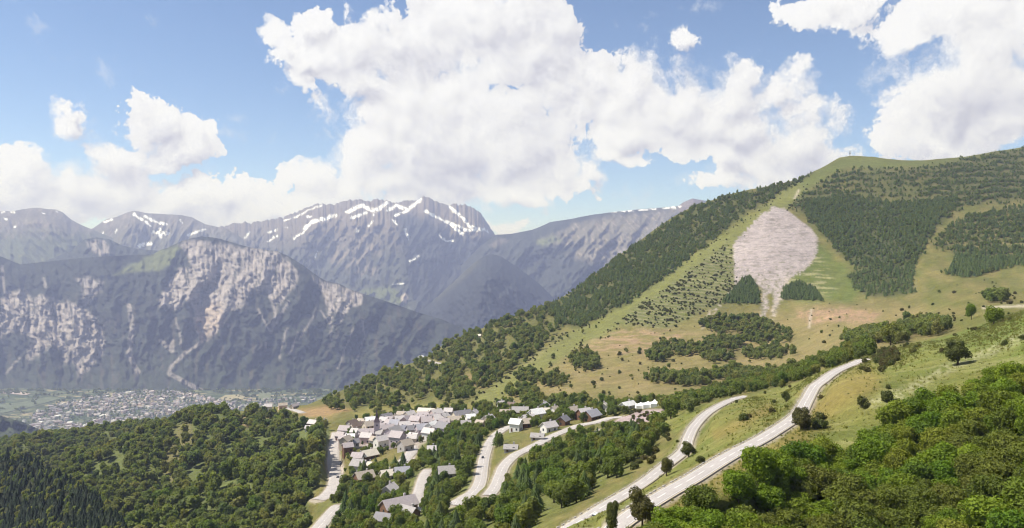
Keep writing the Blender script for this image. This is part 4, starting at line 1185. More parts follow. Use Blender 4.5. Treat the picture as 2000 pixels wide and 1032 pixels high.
# u, v of the foot of the house, width, depth, eaves height, turn, wall, roof, label
VILL = [
    (674, 850, 10, 8, 6, 20, 'white', 'mauve', 'white house under a broad mauve roof where the village street begins'),
    (693, 856, 6, 6, 6, 5, 'white', 'pale', 'small bright white house left of the village centre beside a dark tree'),
    (684, 870, 7, 7, 4, 15, 'white', 'white', 'white house with a steep white roof at the lower left of the village'),
    (699, 842, 13, 7, 5, 10, 'cream', 'brown', 'long cream house with a brown roof up from the street'),
    (719, 846, 8, 8, 7, 35, 'cream', 'tan', 'cream gabled house just left of the church spire'),
    (723, 832, 9, 7, 6, 10, 'white', 'white', 'bright white house behind the church, at its left'),
    (706, 862, 12, 9, 6, 15, 'grey', 'grey', 'large grey house in front of the cream gable'),
    (688, 836, 9, 7, 5, 12, 'grey', 'brown', 'low grey house at the upper left edge of the village'),
    (708, 830, 10, 6, 4, 8, 'cream', 'tan', 'low tan-roofed barn at the top left of the village'),
    (750, 833, 7, 6, 6, 8, 'white', 'pale', 'white house just right of the church spire'),
    (760, 831, 6, 6, 6, 8, 'white', 'mauve', 'white house with a mauve roof, second right of the spire'),
    (755, 822, 11, 8, 5, 15, 'grey', 'slate', 'slate-roofed house at the top edge above the church'),
    (771, 842, 8, 9, 7, -10, 'mauve', 'blue', 'lilac gabled house in the middle of the village'),
    (756, 850, 12, 7, 7, 5, 'pink', 'mauve', 'long pinkish house right below the church'),
    (768, 862, 14, 9, 9, 0, 'mauve', 'grey', 'tall mauve block, the largest in the village centre'),
    (747, 872, 13, 7, 6, 5, 'white', 'pale', 'long white-fronted house at the lower edge of the village centre'),
    (732, 872, 6, 6, 6, 5, 'white', 'tan', 'narrow white house left of the long white front'),
    (776, 872, 10, 9, 9, 0, 'mauve', 'mauve', 'mauve apartment house at the lower right of the centre'),
    (796, 866, 14, 6, 5, 10, 'cream', 'pale', 'long low cream building beside the alley'),
    (792, 882, 9, 8, 5, 20, 'grey', 'tan', 'tan-roofed house at the mouth of the alley'),
    (790, 846, 9, 8, 7, 12, 'mauve', 'pale', 'pale lilac house left of the village garden'),
    (804, 852, 8, 7, 6, 8, 'grey', 'slate', 'grey slate-roofed house behind the long cream building'),
    (792, 832, 10, 8, 6, 18, 'pink', 'mauve', 'pink house with a mauve roof in the upper village'),
    (800, 820, 10, 7, 6, 12, 'cream', 'pale', 'cream house at the upper edge above the pink one'),
    (812, 836, 9, 8, 7, 12, 'peach', 'mauve', 'peach house in the middle of the upper village'),
    (833, 812, 16, 7, 5, 8, 'white', 'cream', 'long house with a bright cream roof at the top of the village'),
    (830, 822, 13, 8, 6, 8, 'pink', 'mauve', 'long pink house right below the bright cream roof'),
    (852, 820, 10, 8, 7, 10, 'pink', 'pale', 'pink house with a pale roof at the upper right'),
    (836, 836, 11, 8, 6, 8, 'mauve', 'mauve', 'mauve house between the pink rows'),
    (858, 830, 10, 8, 6, 6, 'pink', 'pale', 'pink house at the right of the upper rows'),
    (844, 846, 11, 7, 7, 5, 'white', 'white', 'house with a gleaming white roof at the lower right of the village'),
    (824, 852, 9, 9, 7, -15, 'mauve', 'blue', 'blue-roofed gabled house left of the gleaming white roof'),
    (840, 857, 11, 7, 6, 3, 'white', 'pale', 'white-walled house just below the gleaming white roof'),
    (866, 852, 10, 9, 8, -12, 'mauve', 'slate', 'tall slate-roofed house at the right end of the village'),
    (876, 816, 7, 6, 7, 5, 'grey', 'pale', 'narrow grey house at the top right corner of the village'),
    (902, 821, 16, 8, 5, 6, 'cream', 'slate', 'long dark-roofed chalet right of the village'),
    (890, 830, 13, 6, 5, 6, 'cream', 'tan', 'low cream chalet in front of the long dark roof'),
    (919, 827, 7, 6, 5, 5, 'white', 'white', 'white chalet with a white roof beside the long dark roof'),
    (926, 818, 7, 6, 5, 10, 'white', 'pale', 'white chalet behind the others, right of the dark roof'),
    (954, 830, 8, 7, 5, 15, 'cream', 'pale', 'pale chalet among trees left of the bend road'),
    (938, 837, 6, 5, 4, 5, 'cream', 'tan', 'small cream hut among the trees below the pale chalet'),
    (990, 816, 10, 7, 4, 20, 'brown', 'tan', 'brown chalet with a tan roof above the bend road'),
    (1016, 812, 12, 8, 4, 10, 'brown', 'grey', 'brown chalet with a broad grey roof above the bend road'),
    (979, 799, 5, 5, 5, 8, 'white', 'pale', 'tiny white house alone on the slope above the chalets'),
    (843, 894, 5, 5, 6, 5, 'white', 'pale', 'small white house deep among the dark trees below the village'),
    (679, 902, 7, 6, 5, 8, 'brown', 'mauve', 'small brown house with a mauve roof beside the village street'),
    (676, 886, 9, 7, 4, 10, 'cream', 'tan', 'tan-roofed house above the small brown one'),
    (720, 899, 12, 8, 4, 5, 'brown', 'cream', 'chalet with a long cream roof below the village'),
    (702, 922, 10, 8, 5, 12, 'grey', 'grey', 'grey chalet down by the village street'),
    (699, 908, 8, 7, 4, 12, 'grey', 'mauve', 'low mauve-roofed shed above the grey chalet'),
    (720, 918, 4, 4, 4, 5, 'cream', 'cream', 'little cream hut right of the grey chalet'),
    (711, 944, 11, 8, 4, 8, 'brown', 'tan', 'chalet with a mossy tan roof in the trees'),
    (757, 936, 8, 6, 4, 25, 'cream', 'cream', 'cream house at the edge of the yellow lawn'),
    (785, 938, 8, 7, 5, 0, 'grey', 'blue', 'blue-roofed house beside the two dark cypresses'),
    (761, 966, 8, 6, 3, 10, 'grey', 'pale', 'flat pale house in the trees, below the lawn'),
    (779, 1004, 15, 7, 4, -3, 'brown', 'mauve', 'big chalet with a long lilac roof at the bottom of the picture'),
    (797, 1014, 8, 6, 3, -3, 'brown', 'grey', 'lower wing of a chalet with a dull grey roof'),
    (757, 1026, 10, 5, 3, 3, 'grey', 'slate', 'low slate-roofed shed at the very bottom edge'),
    (872, 935, 8, 7, 4, 25, 'grey', 'grey', 'grey-roofed house half hidden in trees left of the bend'),
    (1048, 821, 10, 7, 6, 10, 'white', 'white', 'bright white house between the two road bends'),
    (1060, 815, 9, 6, 5, 5, 'white', 'cream', 'bright white house with a cream roof, right of the brightest one'),
    (1032, 827, 8, 6, 4, 12, 'white', 'pale', 'white house lowest of the bright row'),
    (1063, 804, 7, 6, 5, 10, 'white', 'pale', 'white house on the slope behind the bright row'),
    (1083, 810, 5, 5, 5, 5, 'white', 'tan', 'narrow white house in the trees, right of the bright row'),
    (1008, 842, 7, 6, 6, 8, 'white', 'white', 'white house beside the end of the bend road'),
    (1050, 860, 7, 4, 2, 12, 'grey', 'grey', 'low grey-roofed house above the middle road'),
    (998, 880, 7, 4, 2, 5, 'grey', 'grey', 'grey-roofed house sunk between the two roads'),
    (1072, 844, 9, 6, 4, 10, 'white', 'pale', 'white flat-fronted house where the middle road bends'),
    (1141, 818, 9, 8, 4, 30, 'brown', 'pale', 'brown chalet with a pale roof beside the middle road'),
    (1155, 820, 11, 8, 4, 30, 'brown', 'blue', 'brown chalet with a blue-grey roof beside the middle road'),
    (1181, 804, 6, 5, 4, 10, 'white', 'cream', 'small white house among trees left of the tents'),
    (1226, 800, 12, 5, 3, 5, 'white', 'white', 'low white building left of the white tents'),
    (612, 834, 9, 7, 5, 12, 'brown', 'pale', 'brown house with a pale roof in the hamlet left of the village'),
    (595, 832, 8, 6, 4, 20, 'white', 'white', 'white house at the left of the hamlet'),
    (604, 840, 7, 5, 3, 12, 'white', 'pale', 'low white annex below the hamlet house'),
    (632, 832, 6, 5, 4, 5, 'white', 'slate', 'small white house right in the hamlet'),
    (524, 802, 9, 7, 6, 8, 'white', 'pale', 'white house beside dark firs on the spur'),
    (552, 795, 10, 6, 5, 8, 'peach', 'tan', 'peach house on the crest of the spur'),
    (575, 797, 12, 5, 4, 8, 'cream', 'mauve', 'long cream house on the crest by the spur road'),
    (822, 705, 8, 6, 5, 8, 'white', 'white', 'lone white house on the wooded ridge at the end of a track'),
    (666, 858, 8, 7, 5, 0, 'mauve', 'mauve', 'mauve house at the corner of the village street'),
    (672, 872, 7, 6, 5, 0, 'pink', 'mauve', 'pink house below the street corner'),
    (716, 866, 9, 7, 6, 0, 'pink', 'pale', 'pink house between the grey house and the narrow white one'),
    (735, 838, 8, 7, 5, 0, 'cream', 'mauve', 'cream house hidden behind the church tower'),
    (742, 846, 8, 7, 6, 0, 'pink', 'mauve', 'pink house right against the church tower'),
    (781, 828, 9, 7, 5, 0, 'grey', 'pale', 'grey house with a pale roof above the lilac gable'),
    (770, 825, 8, 6, 5, 0, 'cream', 'tan', 'cream house with a tan roof at the top edge of the centre'),
    (783, 854, 9, 8, 7, 0, 'mauve', 'blue', 'mauve house with a blue roof right of the tall block'),
    (762, 838, 8, 7, 6, 0, 'mauve', 'mauve', 'small mauve house left of the lilac gable'),
    (812, 846, 8, 7, 6, 0, 'pink', 'mauve', 'pink house below the peach one'),
    (822, 830, 8, 7, 6, 0, 'cream', 'mauve', 'cream house right of the peach one'),
    (846, 828, 9, 7, 6, 0, 'grey', 'mauve', 'grey house with a mauve roof inside the upper rows'),
    (868, 838, 8, 7, 6, 0, 'white', 'mauve', 'white house behind the tall slate roof'),
    (818, 822, 8, 6, 6, 0, 'grey', 'grey', 'grey house below the left end of the bright cream roof'),
    (868, 826, 8, 6, 6, 0, 'mauve', 'pale', 'mauve house at the end of the upper rows'),
    (852, 850, 8, 7, 6, 0, 'pink', 'grey', 'pink house between the white wall and the tall slate roof'),
    (808, 862, 8, 6, 5, 0, 'white', 'pale', 'white house at the right end of the long cream building'),
    (740, 858, 8, 7, 6, 0, 'grey', 'grey', 'grey house in front of the church tower'),
    (784, 818, 8, 6, 5, 0, 'pink', 'tan', 'pink house with a tan roof at the upper village edge'),
    (690, 880, 8, 6, 4, 0, 'grey', 'slate', 'low slate-roofed house under the steep white roof'),
    (910, 838, 7, 6, 4, 0, 'cream', 'grey', 'cream house with a grey roof among trees below the long chalet'),
    (1024, 836, 8, 6, 4, 0, 'brown', 'tan', 'brown house with a tan roof between the two road bends'),
    (1100, 830, 8, 6, 4, 0, 'brown', 'slate', 'brown house with a dark roof above the middle road'),
    (1120, 812, 7, 6, 4, 0, 'cream', 'tan', 'cream house with a tan roof among the trees, left of the two brown chalets'),
    (1000, 800, 7, 5, 4, 0, 'cream', 'brown', 'cream house with a brown roof on the slope above the chalets'),
    (935, 660, 7, 5, 4, 8, 'cream', 'cream', 'lone cream hut high on the wooded ridge'),
]
for i, (u, v, w, d, h, rot, wc, rc, lab) in enumerate(VILL):
    nm = 'chalet' if 'chalet' in lab else ('hut' if ' hut' in lab else 'house')
    house(nm, u, v, w * .92, d * .95, h * .85, rot + (-34, 18, -12, 40, 4, -24, 62, 28)[i * 5 % 8], wc, rc, lab, cat=nm)

# the church
x, y, z = (float(q) for q in ground(736, 858))
ch = bpy.data.objects.new('church', None)
COL.objects.link(ch)
ch.location = (x, y, z)
ch.rotation_euler = (0, 0, math.radians(12))
ch['label'], ch['category'] = 'mauve village church with a dark pointed spire', 'church'
HOUSE_XY.append((x, y, 11))
link('tower', box_mesh('tower', 4.2, 4.2, 18, MW['mauve'], .05, -4), ch)
sp_ = link('spire', poly_mesh('spire', [(-2.4, -2.4, 14), (2.4, -2.4, 14), (2.4, 2.4, 14), (-2.4, 2.4, 14), (-1.1, -1.1, 17), (1.1, -1.1, 17), (1.1, 1.1, 17), (-1.1, 1.1, 17), (0, 0, 25)],
           [(0, 1, 5, 4), (1, 2, 6, 5), (2, 3, 7, 6), (3, 0, 4, 7), (4, 5, 8), (5, 6, 8), (6, 7, 8), (7, 4, 8), (3, 2, 1, 0)], [mat_plain('spire_slate', (.10, .075, .085), .7, .15, 2)]), ch)
for dx, dy, rz_ in ((0, -2.12, 0), (2.12, 0, math.pi / 2), (-2.12, 0, math.pi / 2)):
    q = link('belfry_opening', WIN_ME, ch)
    q.location = (dx, dy, 11.6)
    q.rotation_euler = (0, 0, rz_)
link('nave', poly_mesh('nave', [(-14, -4, -4), (-2.1, -4, -4), (-2.1, 4, -4), (-14, 4, -4), (-14, -4, 6), (-2.1, -4, 6), (-2.1, 4, 6), (-14, 4, 6), (-14, 0, 9), (-2.1, 0, 9)],
     [(0, 1, 5, 4), (2, 3, 7, 6), (1, 2, 6, 9, 5), (3, 0, 4, 8, 7), (4, 5, 9, 8), (6, 7, 8, 9)], [MW['pink']]), ch)
link('nave_roof', poly_mesh('nave_roof', [(-14.5, -4.6, 5.7), (-2.15, -4.6, 5.7), (-2.15, 0, 9.25), (-14.5, 0, 9.25), (-14.5, 4.6, 5.7), (-2.15, 4.6, 5.7), (-14.5, -4.6, 5.4), (-2.15, -4.6, 5.4), (-2.15, 4.6, 5.4), (-14.5, 4.6, 5.4)],
     [(0, 1, 2, 3), (3, 2, 5, 4), (6, 7, 1, 0), (4, 5, 8, 9)], [MR['mauve']]), ch)
for k in range(3):
    q = link('window', WIN_ME, ch)
    q.location = (-12 + 3.6 * k, -4.02, 3.2)

# white tents by the car park
MAT_TENT = mat_plain('tent_canvas', (.82, .81, .78), .8, .04, 1.0)
for (u, v, s, lab) in ((1252, 799, 6.5, 'white peaked tent, leftmost of the row by the car park'), (1266, 797, 7.0, 'white peaked tent in the middle of the row by the car park'), (1279, 795, 6.0, 'white peaked tent, rightmost and tallest of the row by the car park')):
    x, y, z = (float(q) for q in ground(u, v))
    HOUSE_XY.append((x, y, 5))
    o = bpy.data.objects.new('tent', None)
    COL.objects.link(o)
    o.location = (x, y, z)
    o['label'], o['category'], o['group'] = lab, 'tent', 'white tents beside the car park'
    a = s / 2
    ht = 4.6 if 'tallest' in lab else 4.0
    n = 4
    vs = [(-a, -a, 2.3), (a, -a, 2.3), (a, a, 2.3), (-a, a, 2.3), (-a * .4, -a * .4, 2.9), (a * .4, -a * .4, 2.9), (a * .4, a * .4, 2.9), (-a * .4, a * .4, 2.9), (0, 0, ht)]
    link('canopy', poly_mesh('canopy', vs, [(0, 1, 5, 4), (1, 2, 6, 5), (2, 3, 7, 6), (3, 0, 4, 7), (4, 5, 8), (5, 6, 8), (6, 7, 8), (7, 4, 8)], [MAT_TENT]), o)
    link('side_wall', poly_mesh('side_wall', [(-a, -a, -.5), (a, -a, -.5), (a, -a, 2.28), (-a, -a, 2.28), (-a, a, -.5), (a, a, -.5), (a, a, 2.28), (-a, a, 2.28)], [(0, 1, 2, 3), (5, 4, 7, 6), (4, 0, 3, 7), (1, 5, 6, 2)], [MAT_TENT]), o)
    for dx in (-1, 1):
        for dy in (-1, 1):
            q = link('pole', box_mesh('pole', .09, .09, 3.2, MR['slate'], .01, -.6), o)
            q.location = (dx * (a + .06), dy * (a + .06), 0)

# mast on the summit
x, y, z = (float(q) for q in ground(1660, 306))
o = bpy.data.objects.new('summit_mast', None)
COL.objects.link(o)
o.location = (x, y, z)
o['label'], o['category'] = 'thin mast with a box on the grassy summit', 'mast'
MAT_STEEL = mat_plain('grey_steel', (.22, .22, .23), .5, .1, 1)
q = link('pole', box_mesh('pole', .9, .9, 13, MAT_STEEL, .05, -2), o)
q = link('crossarm', box_mesh('crossarm', 4.5, .7, .8, MAT_STEEL, .05, 9.5), o)
q = link('antenna_box', box_mesh('antenna_box', 2.2, 1.2, 2.4, MAT_STEEL, .1, 5.2), o)

# ------------------------------------------------------------------ cars
MAT_TYRE = mat_plain('tyre_rubber', (.02, .02, .02), .9, .1, 4)


def car(u, v, colour, label, heading, van=False, off=0.0):
    x, y, z = (float(q) for q in ground(u, v))
    d, rz, hw = road_near(np.array([x]), np.array([y]))
    if d[0] < hw[0]:
        z = float(rz[0]) + .05
    o = bpy.data.objects.new('van' if van else 'car', None)
    COL.objects.link(o)
    o.location = (x, y, z)
    o.rotation_euler = (0, 0, heading)
    o.scale = (.66, .66, .66)
    o['label'], o['category'], o['group'] = label, 'van' if van else 'car', 'vehicles on the roads and car park'
    m = mat_plain(colour[0] + '_car_paint', colour[1], .35, .03, 1, spec=.5)
    L, Wd, H1, H2 = (4.9, 1.95, 1.1, 2.1) if van else (4.3, 1.75, .85, 1.45)
    pr = [(-L / 2, .3), (-L / 2, H1 * .9), (-L / 2 + .25, H1), (L / 2 - .9, H1), (L / 2 - .1, H1 * .8), (L / 2, .3)]
    n = len(pr)
    vs = [(px_, -Wd / 2, pz) for px_, pz in pr] + [(px_, Wd / 2, pz) for px_, pz in pr]
    fs = [tuple(range(n))[::-1], tuple(range(n, 2 * n))] + [(i, (i + 1) % n, n + (i + 1) % n, n + i) for i in range(n)]
    link('body', poly_mesh('body', vs, fs, [m]), o)
    b0, b1, t0, t1 = -L / 2 + .2, (L / 2 - .9 if not van else L / 2 - .7), -L / 2 + (.55 if not van else .25), (L / 2 - 1.6 if not van else L / 2 - 1.2)
    wi = Wd / 2 - .05
    wt_ = wi - .18
    link('windows', poly_mesh('windows', [(b0, -wi, H1), (b1, -wi, H1), (b1, wi, H1), (b0, wi, H1), (t0, -wt_, H2 - .06), (t1, -wt_, H2 - .06), (t1, wt_, H2 - .06), (t0, wt_, H2 - .06)],
         [(0, 1, 5, 4), (1, 2, 6, 5), (2, 3, 7, 6), (3, 0, 4, 7)], [MAT_GLASS]), o)
    q = link('roof', box_mesh('roof', t1 - t0 + .1, 2 * wt_ + .08, .09, m, .02, H2 - .08), o)
    q.location = ((t0 + t1) / 2, 0, 0)
    N = 14
    wv = [(math.cos(2 * math.pi * k / N) * .32, s * .11, .32 + math.sin(2 * math.pi * k / N) * .32) for s in (-1, 1) for k in range(N)]
    wf = [tuple(range(N)), tuple(range(N, 2 * N))[::-1]] + [(k, (k + 1) % N, N + (k + 1) % N, N + k) for k in range(N)]
    wm = poly_mesh('wheel', wv, wf, [MAT_TYRE])
    for dx in (-L * .3, L * .3):
        for dy in (-Wd / 2 + .06, Wd / 2 - .06):
            q = link('wheel', wm, o)
            q.location = (dx, dy, 0)


WHITE_P, RED_P, GREY_P, DARK_P = ('white', (.75, .75, .74)), ('dark_red', (.16, .02, .03)), ('silver', (.42, .43, .45)), ('charcoal', (.03, .03, .04))
car(1166, 996, WHITE_P, 'white car on the lower of the two long roads', .85)
car(1268, 812, RED_P, 'dark red car parked on the pinkish car park', .3)
car(1285, 808, GREY_P, 'silver car at the far end of the car park', .3)
car(1248, 820, DARK_P, 'charcoal car parked near the red one', .4)
car(1225, 832, RED_P, 'dark red car at the lower side of the car park', 1.2)
car(943, 896, DARK_P, 'charcoal car driving on the bend road', 1.5)
car(655, 915, GREY_P, 'silver car on the village street', 1.6)
car(660, 932, DARK_P, 'charcoal car on the village street', 1.4)
car(664, 905, WHITE_P, 'white van beside the village street', 1.5, van=True)

# ------------------------------------------------------------------ the town down in the valley
TOWN = [(30, 838), (70, 805), (140, 784), (200, 772), (260, 766), (330, 764), (385, 772), (440, 784), (520, 780), (610, 776), (620, 786), (520, 796), (470, 800), (330, 812), (250, 824), (150, 850), (90, 862), (60, 850)]


def town_mesh(w, d, h, wall, roof, gable=True):
    a, b = w / 2, d / 2
    r = h + (b * .7 if gable else .5)
    if gable:
        vs = [(-a, -b, 0), (a, -b, 0), (a, b, 0), (-a, b, 0), (-a, -b, h), (a, -b, h), (a, b, h), (-a, b, h), (-a, 0, r), (a, 0, r)]
        fs = [(0, 1, 5, 4), (2, 3, 7, 6), (1, 2, 6, 9, 5), (3, 0, 4, 8, 7), (4, 5, 9, 8), (6, 7, 8, 9)]
        mi = [0, 0, 0, 0, 1, 1]
    else:
        vs = [(-a, -b, 0), (a, -b, 0), (a, b, 0), (-a, b, 0), (-a, -b, h), (a, -b, h), (a, b, h), (-a, b, h)]
        fs = [(0, 1, 5, 4), (1, 2, 6, 5), (2, 3, 7, 6), (3, 0, 4, 7), (4, 5, 6, 7)]
        mi = [0, 0, 0, 0, 1]
    return poly_mesh('town_house', vs, fs, [MW[wall], MR[roof]], mi)


TM = [(town_mesh(17, 11, 8, 'white', 'slate'), 'white house with a slate roof'), (town_mesh(16, 12, 9, 'cream', 'grey'), 'cream house with a grey roof'),
      (town_mesh(24, 12, 10, 'pink', 'mauve'), 'pinkish block with a mauve roof'), (town_mesh(15, 12, 8, 'grey', 'slate'), 'grey house with a dark roof'),
      (town_mesh(30, 15, 11, 'white', 'pale', False), 'long white flat-roofed block'), (town_mesh(18, 12, 9, 'cream', 'brown'), 'cream house with a brown roof'),
      (town_mesh(38, 22, 9, 'white', 'white', False), 'large white hall with a white roof')]
TP = [.13, .20, .21, .26, .05, .13, .02]
pts = []
tries = 0
TR = np.random.RandomState(3)
while len(pts) < 820 and tries < 30000:
    tries += 1
    u, v = TR.uniform(30, 620), TR.uniform(764, 862)
    if not inside(np.array([u]), np.array([v]), TOWN)[0]:
        continue
    if u > 460 and TR.rand() > .45:
        continue
    if fbm(np.array([u / 55.]), np.array([v / 16.]), 2, 141)[0] < -.18 - .2 * TR.rand():
        continue
    D = HC * FPX / (v - CV)
    X_ = D * (u - CU) / FPX
    if any(abs(X_ - p[0]) < 15 and abs(D - p[1]) < 15 for p in pts):
        continue
    pts.append((X_, D, u, v))
pts.sort(key=lambda p: p[1])
rest_v, rest_f, rest_m = [], [], []
order = list(range(len(pts)))
for i, (X_, D, u, v) in enumerate(pts):
    k = int(TR.choice(len(TM), p=TP))
    rz = .5 * TR.randint(0, 4) * math.pi / 1 * .5 + TR.uniform(-.2, .2) + .4
    sc = TR.uniform(.8, 1.25)
    if i < 300:
        o = link('town_house', TM[k][0])
        o.location = (X_, D, 0)
        o.rotation_euler = (0, 0, rz)
        o.scale = (sc, sc, sc * TR.uniform(.85, 1.3))
        o['label'], o['category'], o['group'] = 'tiny ' + TM[k][1] + (', near ' if v > 812 else ', ') + ('left end' if u < 130 else 'left half' if u < 215 else 'middle' if u < 300 else 'right half' if u < 400 else 'right end') + ' of valley town', 'house', 'houses of the valley town, ' + TM[k][1]
    else:
        me = TM[k][0]
        n0 = len(rest_v)
        c_, s_ = math.cos(rz) * sc, math.sin(rz) * sc
        for w_ in me.vertices:
            rest_v.append((X_ + w_.co.x * c_ - w_.co.y * s_, D + w_.co.x * s_ + w_.co.y * c_, w_.co.z * sc))
        mw, mr = me.materials[0], me.materials[1]
        for p_ in me.polygons:
            rest_f.append([q + n0 for q in p_.vertices])
            rest_m.append((mw, mr)[p_.material_index])
mats = list(dict.fromkeys(rest_m))
tme = poly_mesh('town_rooftops', rest_v, rest_f, mats, [mats.index(m) for m in rest_m])
link('town_rooftops', tme, kind='stuff', label='mass of small pale rooftops of the valley town', category='town')
D = HC * FPX / (824 - CV)
o = bpy.data.objects.new('town_tower', None)
COL.objects.link(o)
o.location = (D * (213 - CU) / FPX, D, 0)
o['label'], o['category'] = 'tall pale tower standing out at the near edge of the valley town', 'tower'
link('shaft', box_mesh('shaft', 14, 14, 34, MW['cream'], .5, 0), o)
q = link('roof', poly_mesh('roof', [(-8, -8, 34.05), (8, -8, 34.05), (8, 8, 34.05), (-8, 8, 34.05), (0, 0, 46)], [(0, 1, 4), (1, 2, 4), (2, 3, 4), (3, 0, 4), (3, 2, 1, 0)], [MR['grey']]), o)

# ------------------------------------------------------------------ trees
def mat_leaf(name, cols, trans=.25, nscale=.8):
    m, T = mat_new(name)
    oi = T.n('ShaderNodeObjectInfo')
    rp = T.n('ShaderNodeValToRGB', {0: oi.outputs['Random']})
    cr = rp.color_ramp
    cr.elements[0].color = (*cols[0], 1)
    cr.elements[1].color = (*cols[-1], 1)
    for i, c in enumerate(cols[1:-1]):
        e = cr.elements.new((i + 1) / (len(cols) - 1))
        e.color = (*c, 1)
    tc = T.n('ShaderNodeTexCoord')
    nz = T.n('ShaderNodeTexNoise', {'Vector': tc.outputs['Object'], 'Scale': nscale * 3, 'Detail': 3.0})
    f = T.rng(nz.outputs['Fac'], .3, .7, .72, 1.32)
    c = T.vmath('MULTIPLY', rp.outputs[0], T.n('ShaderNodeCombineXYZ', {0: f, 1: f, 2: f}).outputs[0])
    d = T.n('ShaderNodeBsdfPrincipled', {'Base Color': c, 'Roughness': .75, 'Specular IOR Level': .12})
    tr = T.n('ShaderNodeBsdfTranslucent', {'Color': T.vmath('MULTIPLY', c, (1.25, 1.3, .6))})
    mx = T.n('ShaderNodeMixShader', {0: trans, 1: d.outputs[0], 2: tr.outputs[0]})
    T.n('ShaderNodeOutputMaterial', {'Surface': mx.outputs[0]})
    return m


ML_FRONT = mat_leaf('fresh_leaves', [(.105, .18, .02), (.18, .235, .026), (.13, .20, .022), (.195, .215, .032), (.09, .15, .022)], .35)
ML_BROAD = mat_leaf('summer_leaves', [(.10, .16, .034), (.18, .22, .045), (.13, .17, .044), (.21, .215, .055), (.085, .13, .036)], .42)
ML_OLIVE = mat_leaf('olive_leaves', [(.105, .135, .026), (.14, .165, .03), (.13, .14, .03), (.115, .15, .026)], .32)
ML_FAR = mat_leaf('woodland_leaves', [(.13, .175, .055), (.21, .24, .065), (.16, .19, .065), (.24, .235, .075), (.11, .15, .055)], .5)
ML_BUSH = mat_leaf('scrub_leaves', [(.08, .10, .03), (.115, .12, .036), (.105, .09, .036), (.085, .105, .03)], .25)
ML_HILL = mat_leaf('hill_leaves', [(.10, .15, .042), (.17, .205, .05), (.13, .16, .055), (.19, .205, .06)], .35)
ML_PINE = mat_leaf('pine_needles', [(.085, .13, .042), (.12, .165, .05), (.10, .135, .055), (.14, .175, .055)], .3)
ML_SHADE_PINE = mat_leaf('shade_toned_needles', [(.026, .04, .02), (.036, .052, .024), (.03, .042, .024), (.05, .06, .03)], .12)  # conifers of the lower-left slope, its shade put into a darker needle colour
M_BARK = mat_plain('bark', (.09, .065, .045), .95, .25, 3.0)


def ico():
    t = (1 + 5 ** .5) / 2
    v = np.array([(-1, t, 0), (1, t, 0), (-1, -t, 0), (1, -t, 0), (0, -1, t), (0, 1, t), (0, -1, -t), (0, 1, -t), (t, 0, -1), (t, 0, 1), (-t, 0, -1), (-t, 0, 1)], float)
    v /= np.linalg.norm(v[0])
    f = np.array([(0, 11, 5), (0, 5, 1), (0, 1, 7), (0, 7, 10), (0, 10, 11), (1, 5, 9), (5, 11, 4), (11, 10, 2), (10, 7, 6), (7, 1, 8), (3, 9, 4), (3, 4, 2), (3, 2, 6), (3, 6, 8), (3, 8, 9), (4, 9, 5), (2, 4, 11), (6, 2, 10), (8, 6, 7), (9, 8, 1)])
    return v, f


ICO_V, ICO_F = ico()


def crown_mesh(name, seed, nl, leaves, ls, mat, squat=1.0, core=.74, zc=1.15, ragged=.17):
    """crown of radius about 1 made of leaf tufts on several lobes"""
    r = np.random.RandomState(seed)
    L = []
    for i in range(nl):
        a = r.uniform(0, 2 * np.pi)
        zz = r.uniform(-.62, .75)
        rr = r.uniform(.25, .66) * math.sqrt(max(.05, 1 - (zz / 1.05) ** 2))
        L.append((rr * math.cos(a), rr * math.sin(a), zc + zz * squat, r.uniform(.28, .46)))
    L.append((0, 0, zc + .05, .55))
    L = np.array(L)
    V, F = [], []
    n = 0
    for (cx, cy_, cz, rad) in L:
        jit = 1 + r.uniform(-.22, .18, (12, 1))
        V.append(ICO_V * jit * rad * core + (cx, cy_, cz))
        f = ICO_F + n
        F.append(np.concatenate([f, f[:, 2:3]], 1))
        n += 12
    k = r.choice(len(L), leaves, p=L[:, 3] ** 2 / (L[:, 3] ** 2).sum())
    d = r.normal(size=(leaves, 3))
    d[:, 2] += .25
    d /= np.linalg.norm(d, axis=1)[:, None]
    pos = L[k, :3] + d * (L[k, 3] * r.uniform(.95 - ragged, .95 + ragged, leaves))[:, None]
    nrm = d + r.normal(scale=.55, size=(leaves, 3))
    nrm /= np.linalg.norm(nrm, axis=1)[:, None]
    t1 = np.cross(nrm, r.normal(size=(leaves, 3)))
    t1 /= np.linalg.norm(t1, axis=1)[:, None]
    t2 = np.cross(nrm, t1)
    s1 = (ls * r.uniform(.6, 1.4, leaves))[:, None]
    s2 = (ls * r.uniform(.45, 1.0, leaves))[:, None]
    bend = nrm * ls * .25
    Q = np.stack([pos - t1 * s1, pos - t2 * s2 * r.uniform(.6, 1, (leaves, 1)) + bend, pos + t1 * s1, pos + t2 * s2 + bend], 1).reshape(-1, 3)
    V.append(Q)
    F.append(np.arange(leaves * 4).reshape(-1, 4) + n)
    Vv, Ff = np.concatenate(V), np.concatenate(F)
    me = bpy.data.meshes.new(name)
    me.from_pydata([tuple(q) for q in Vv], [], [tuple(q[:3]) if q[2] == q[3] else tuple(q) for q in Ff])
    me.materials.append(mat)
    return me


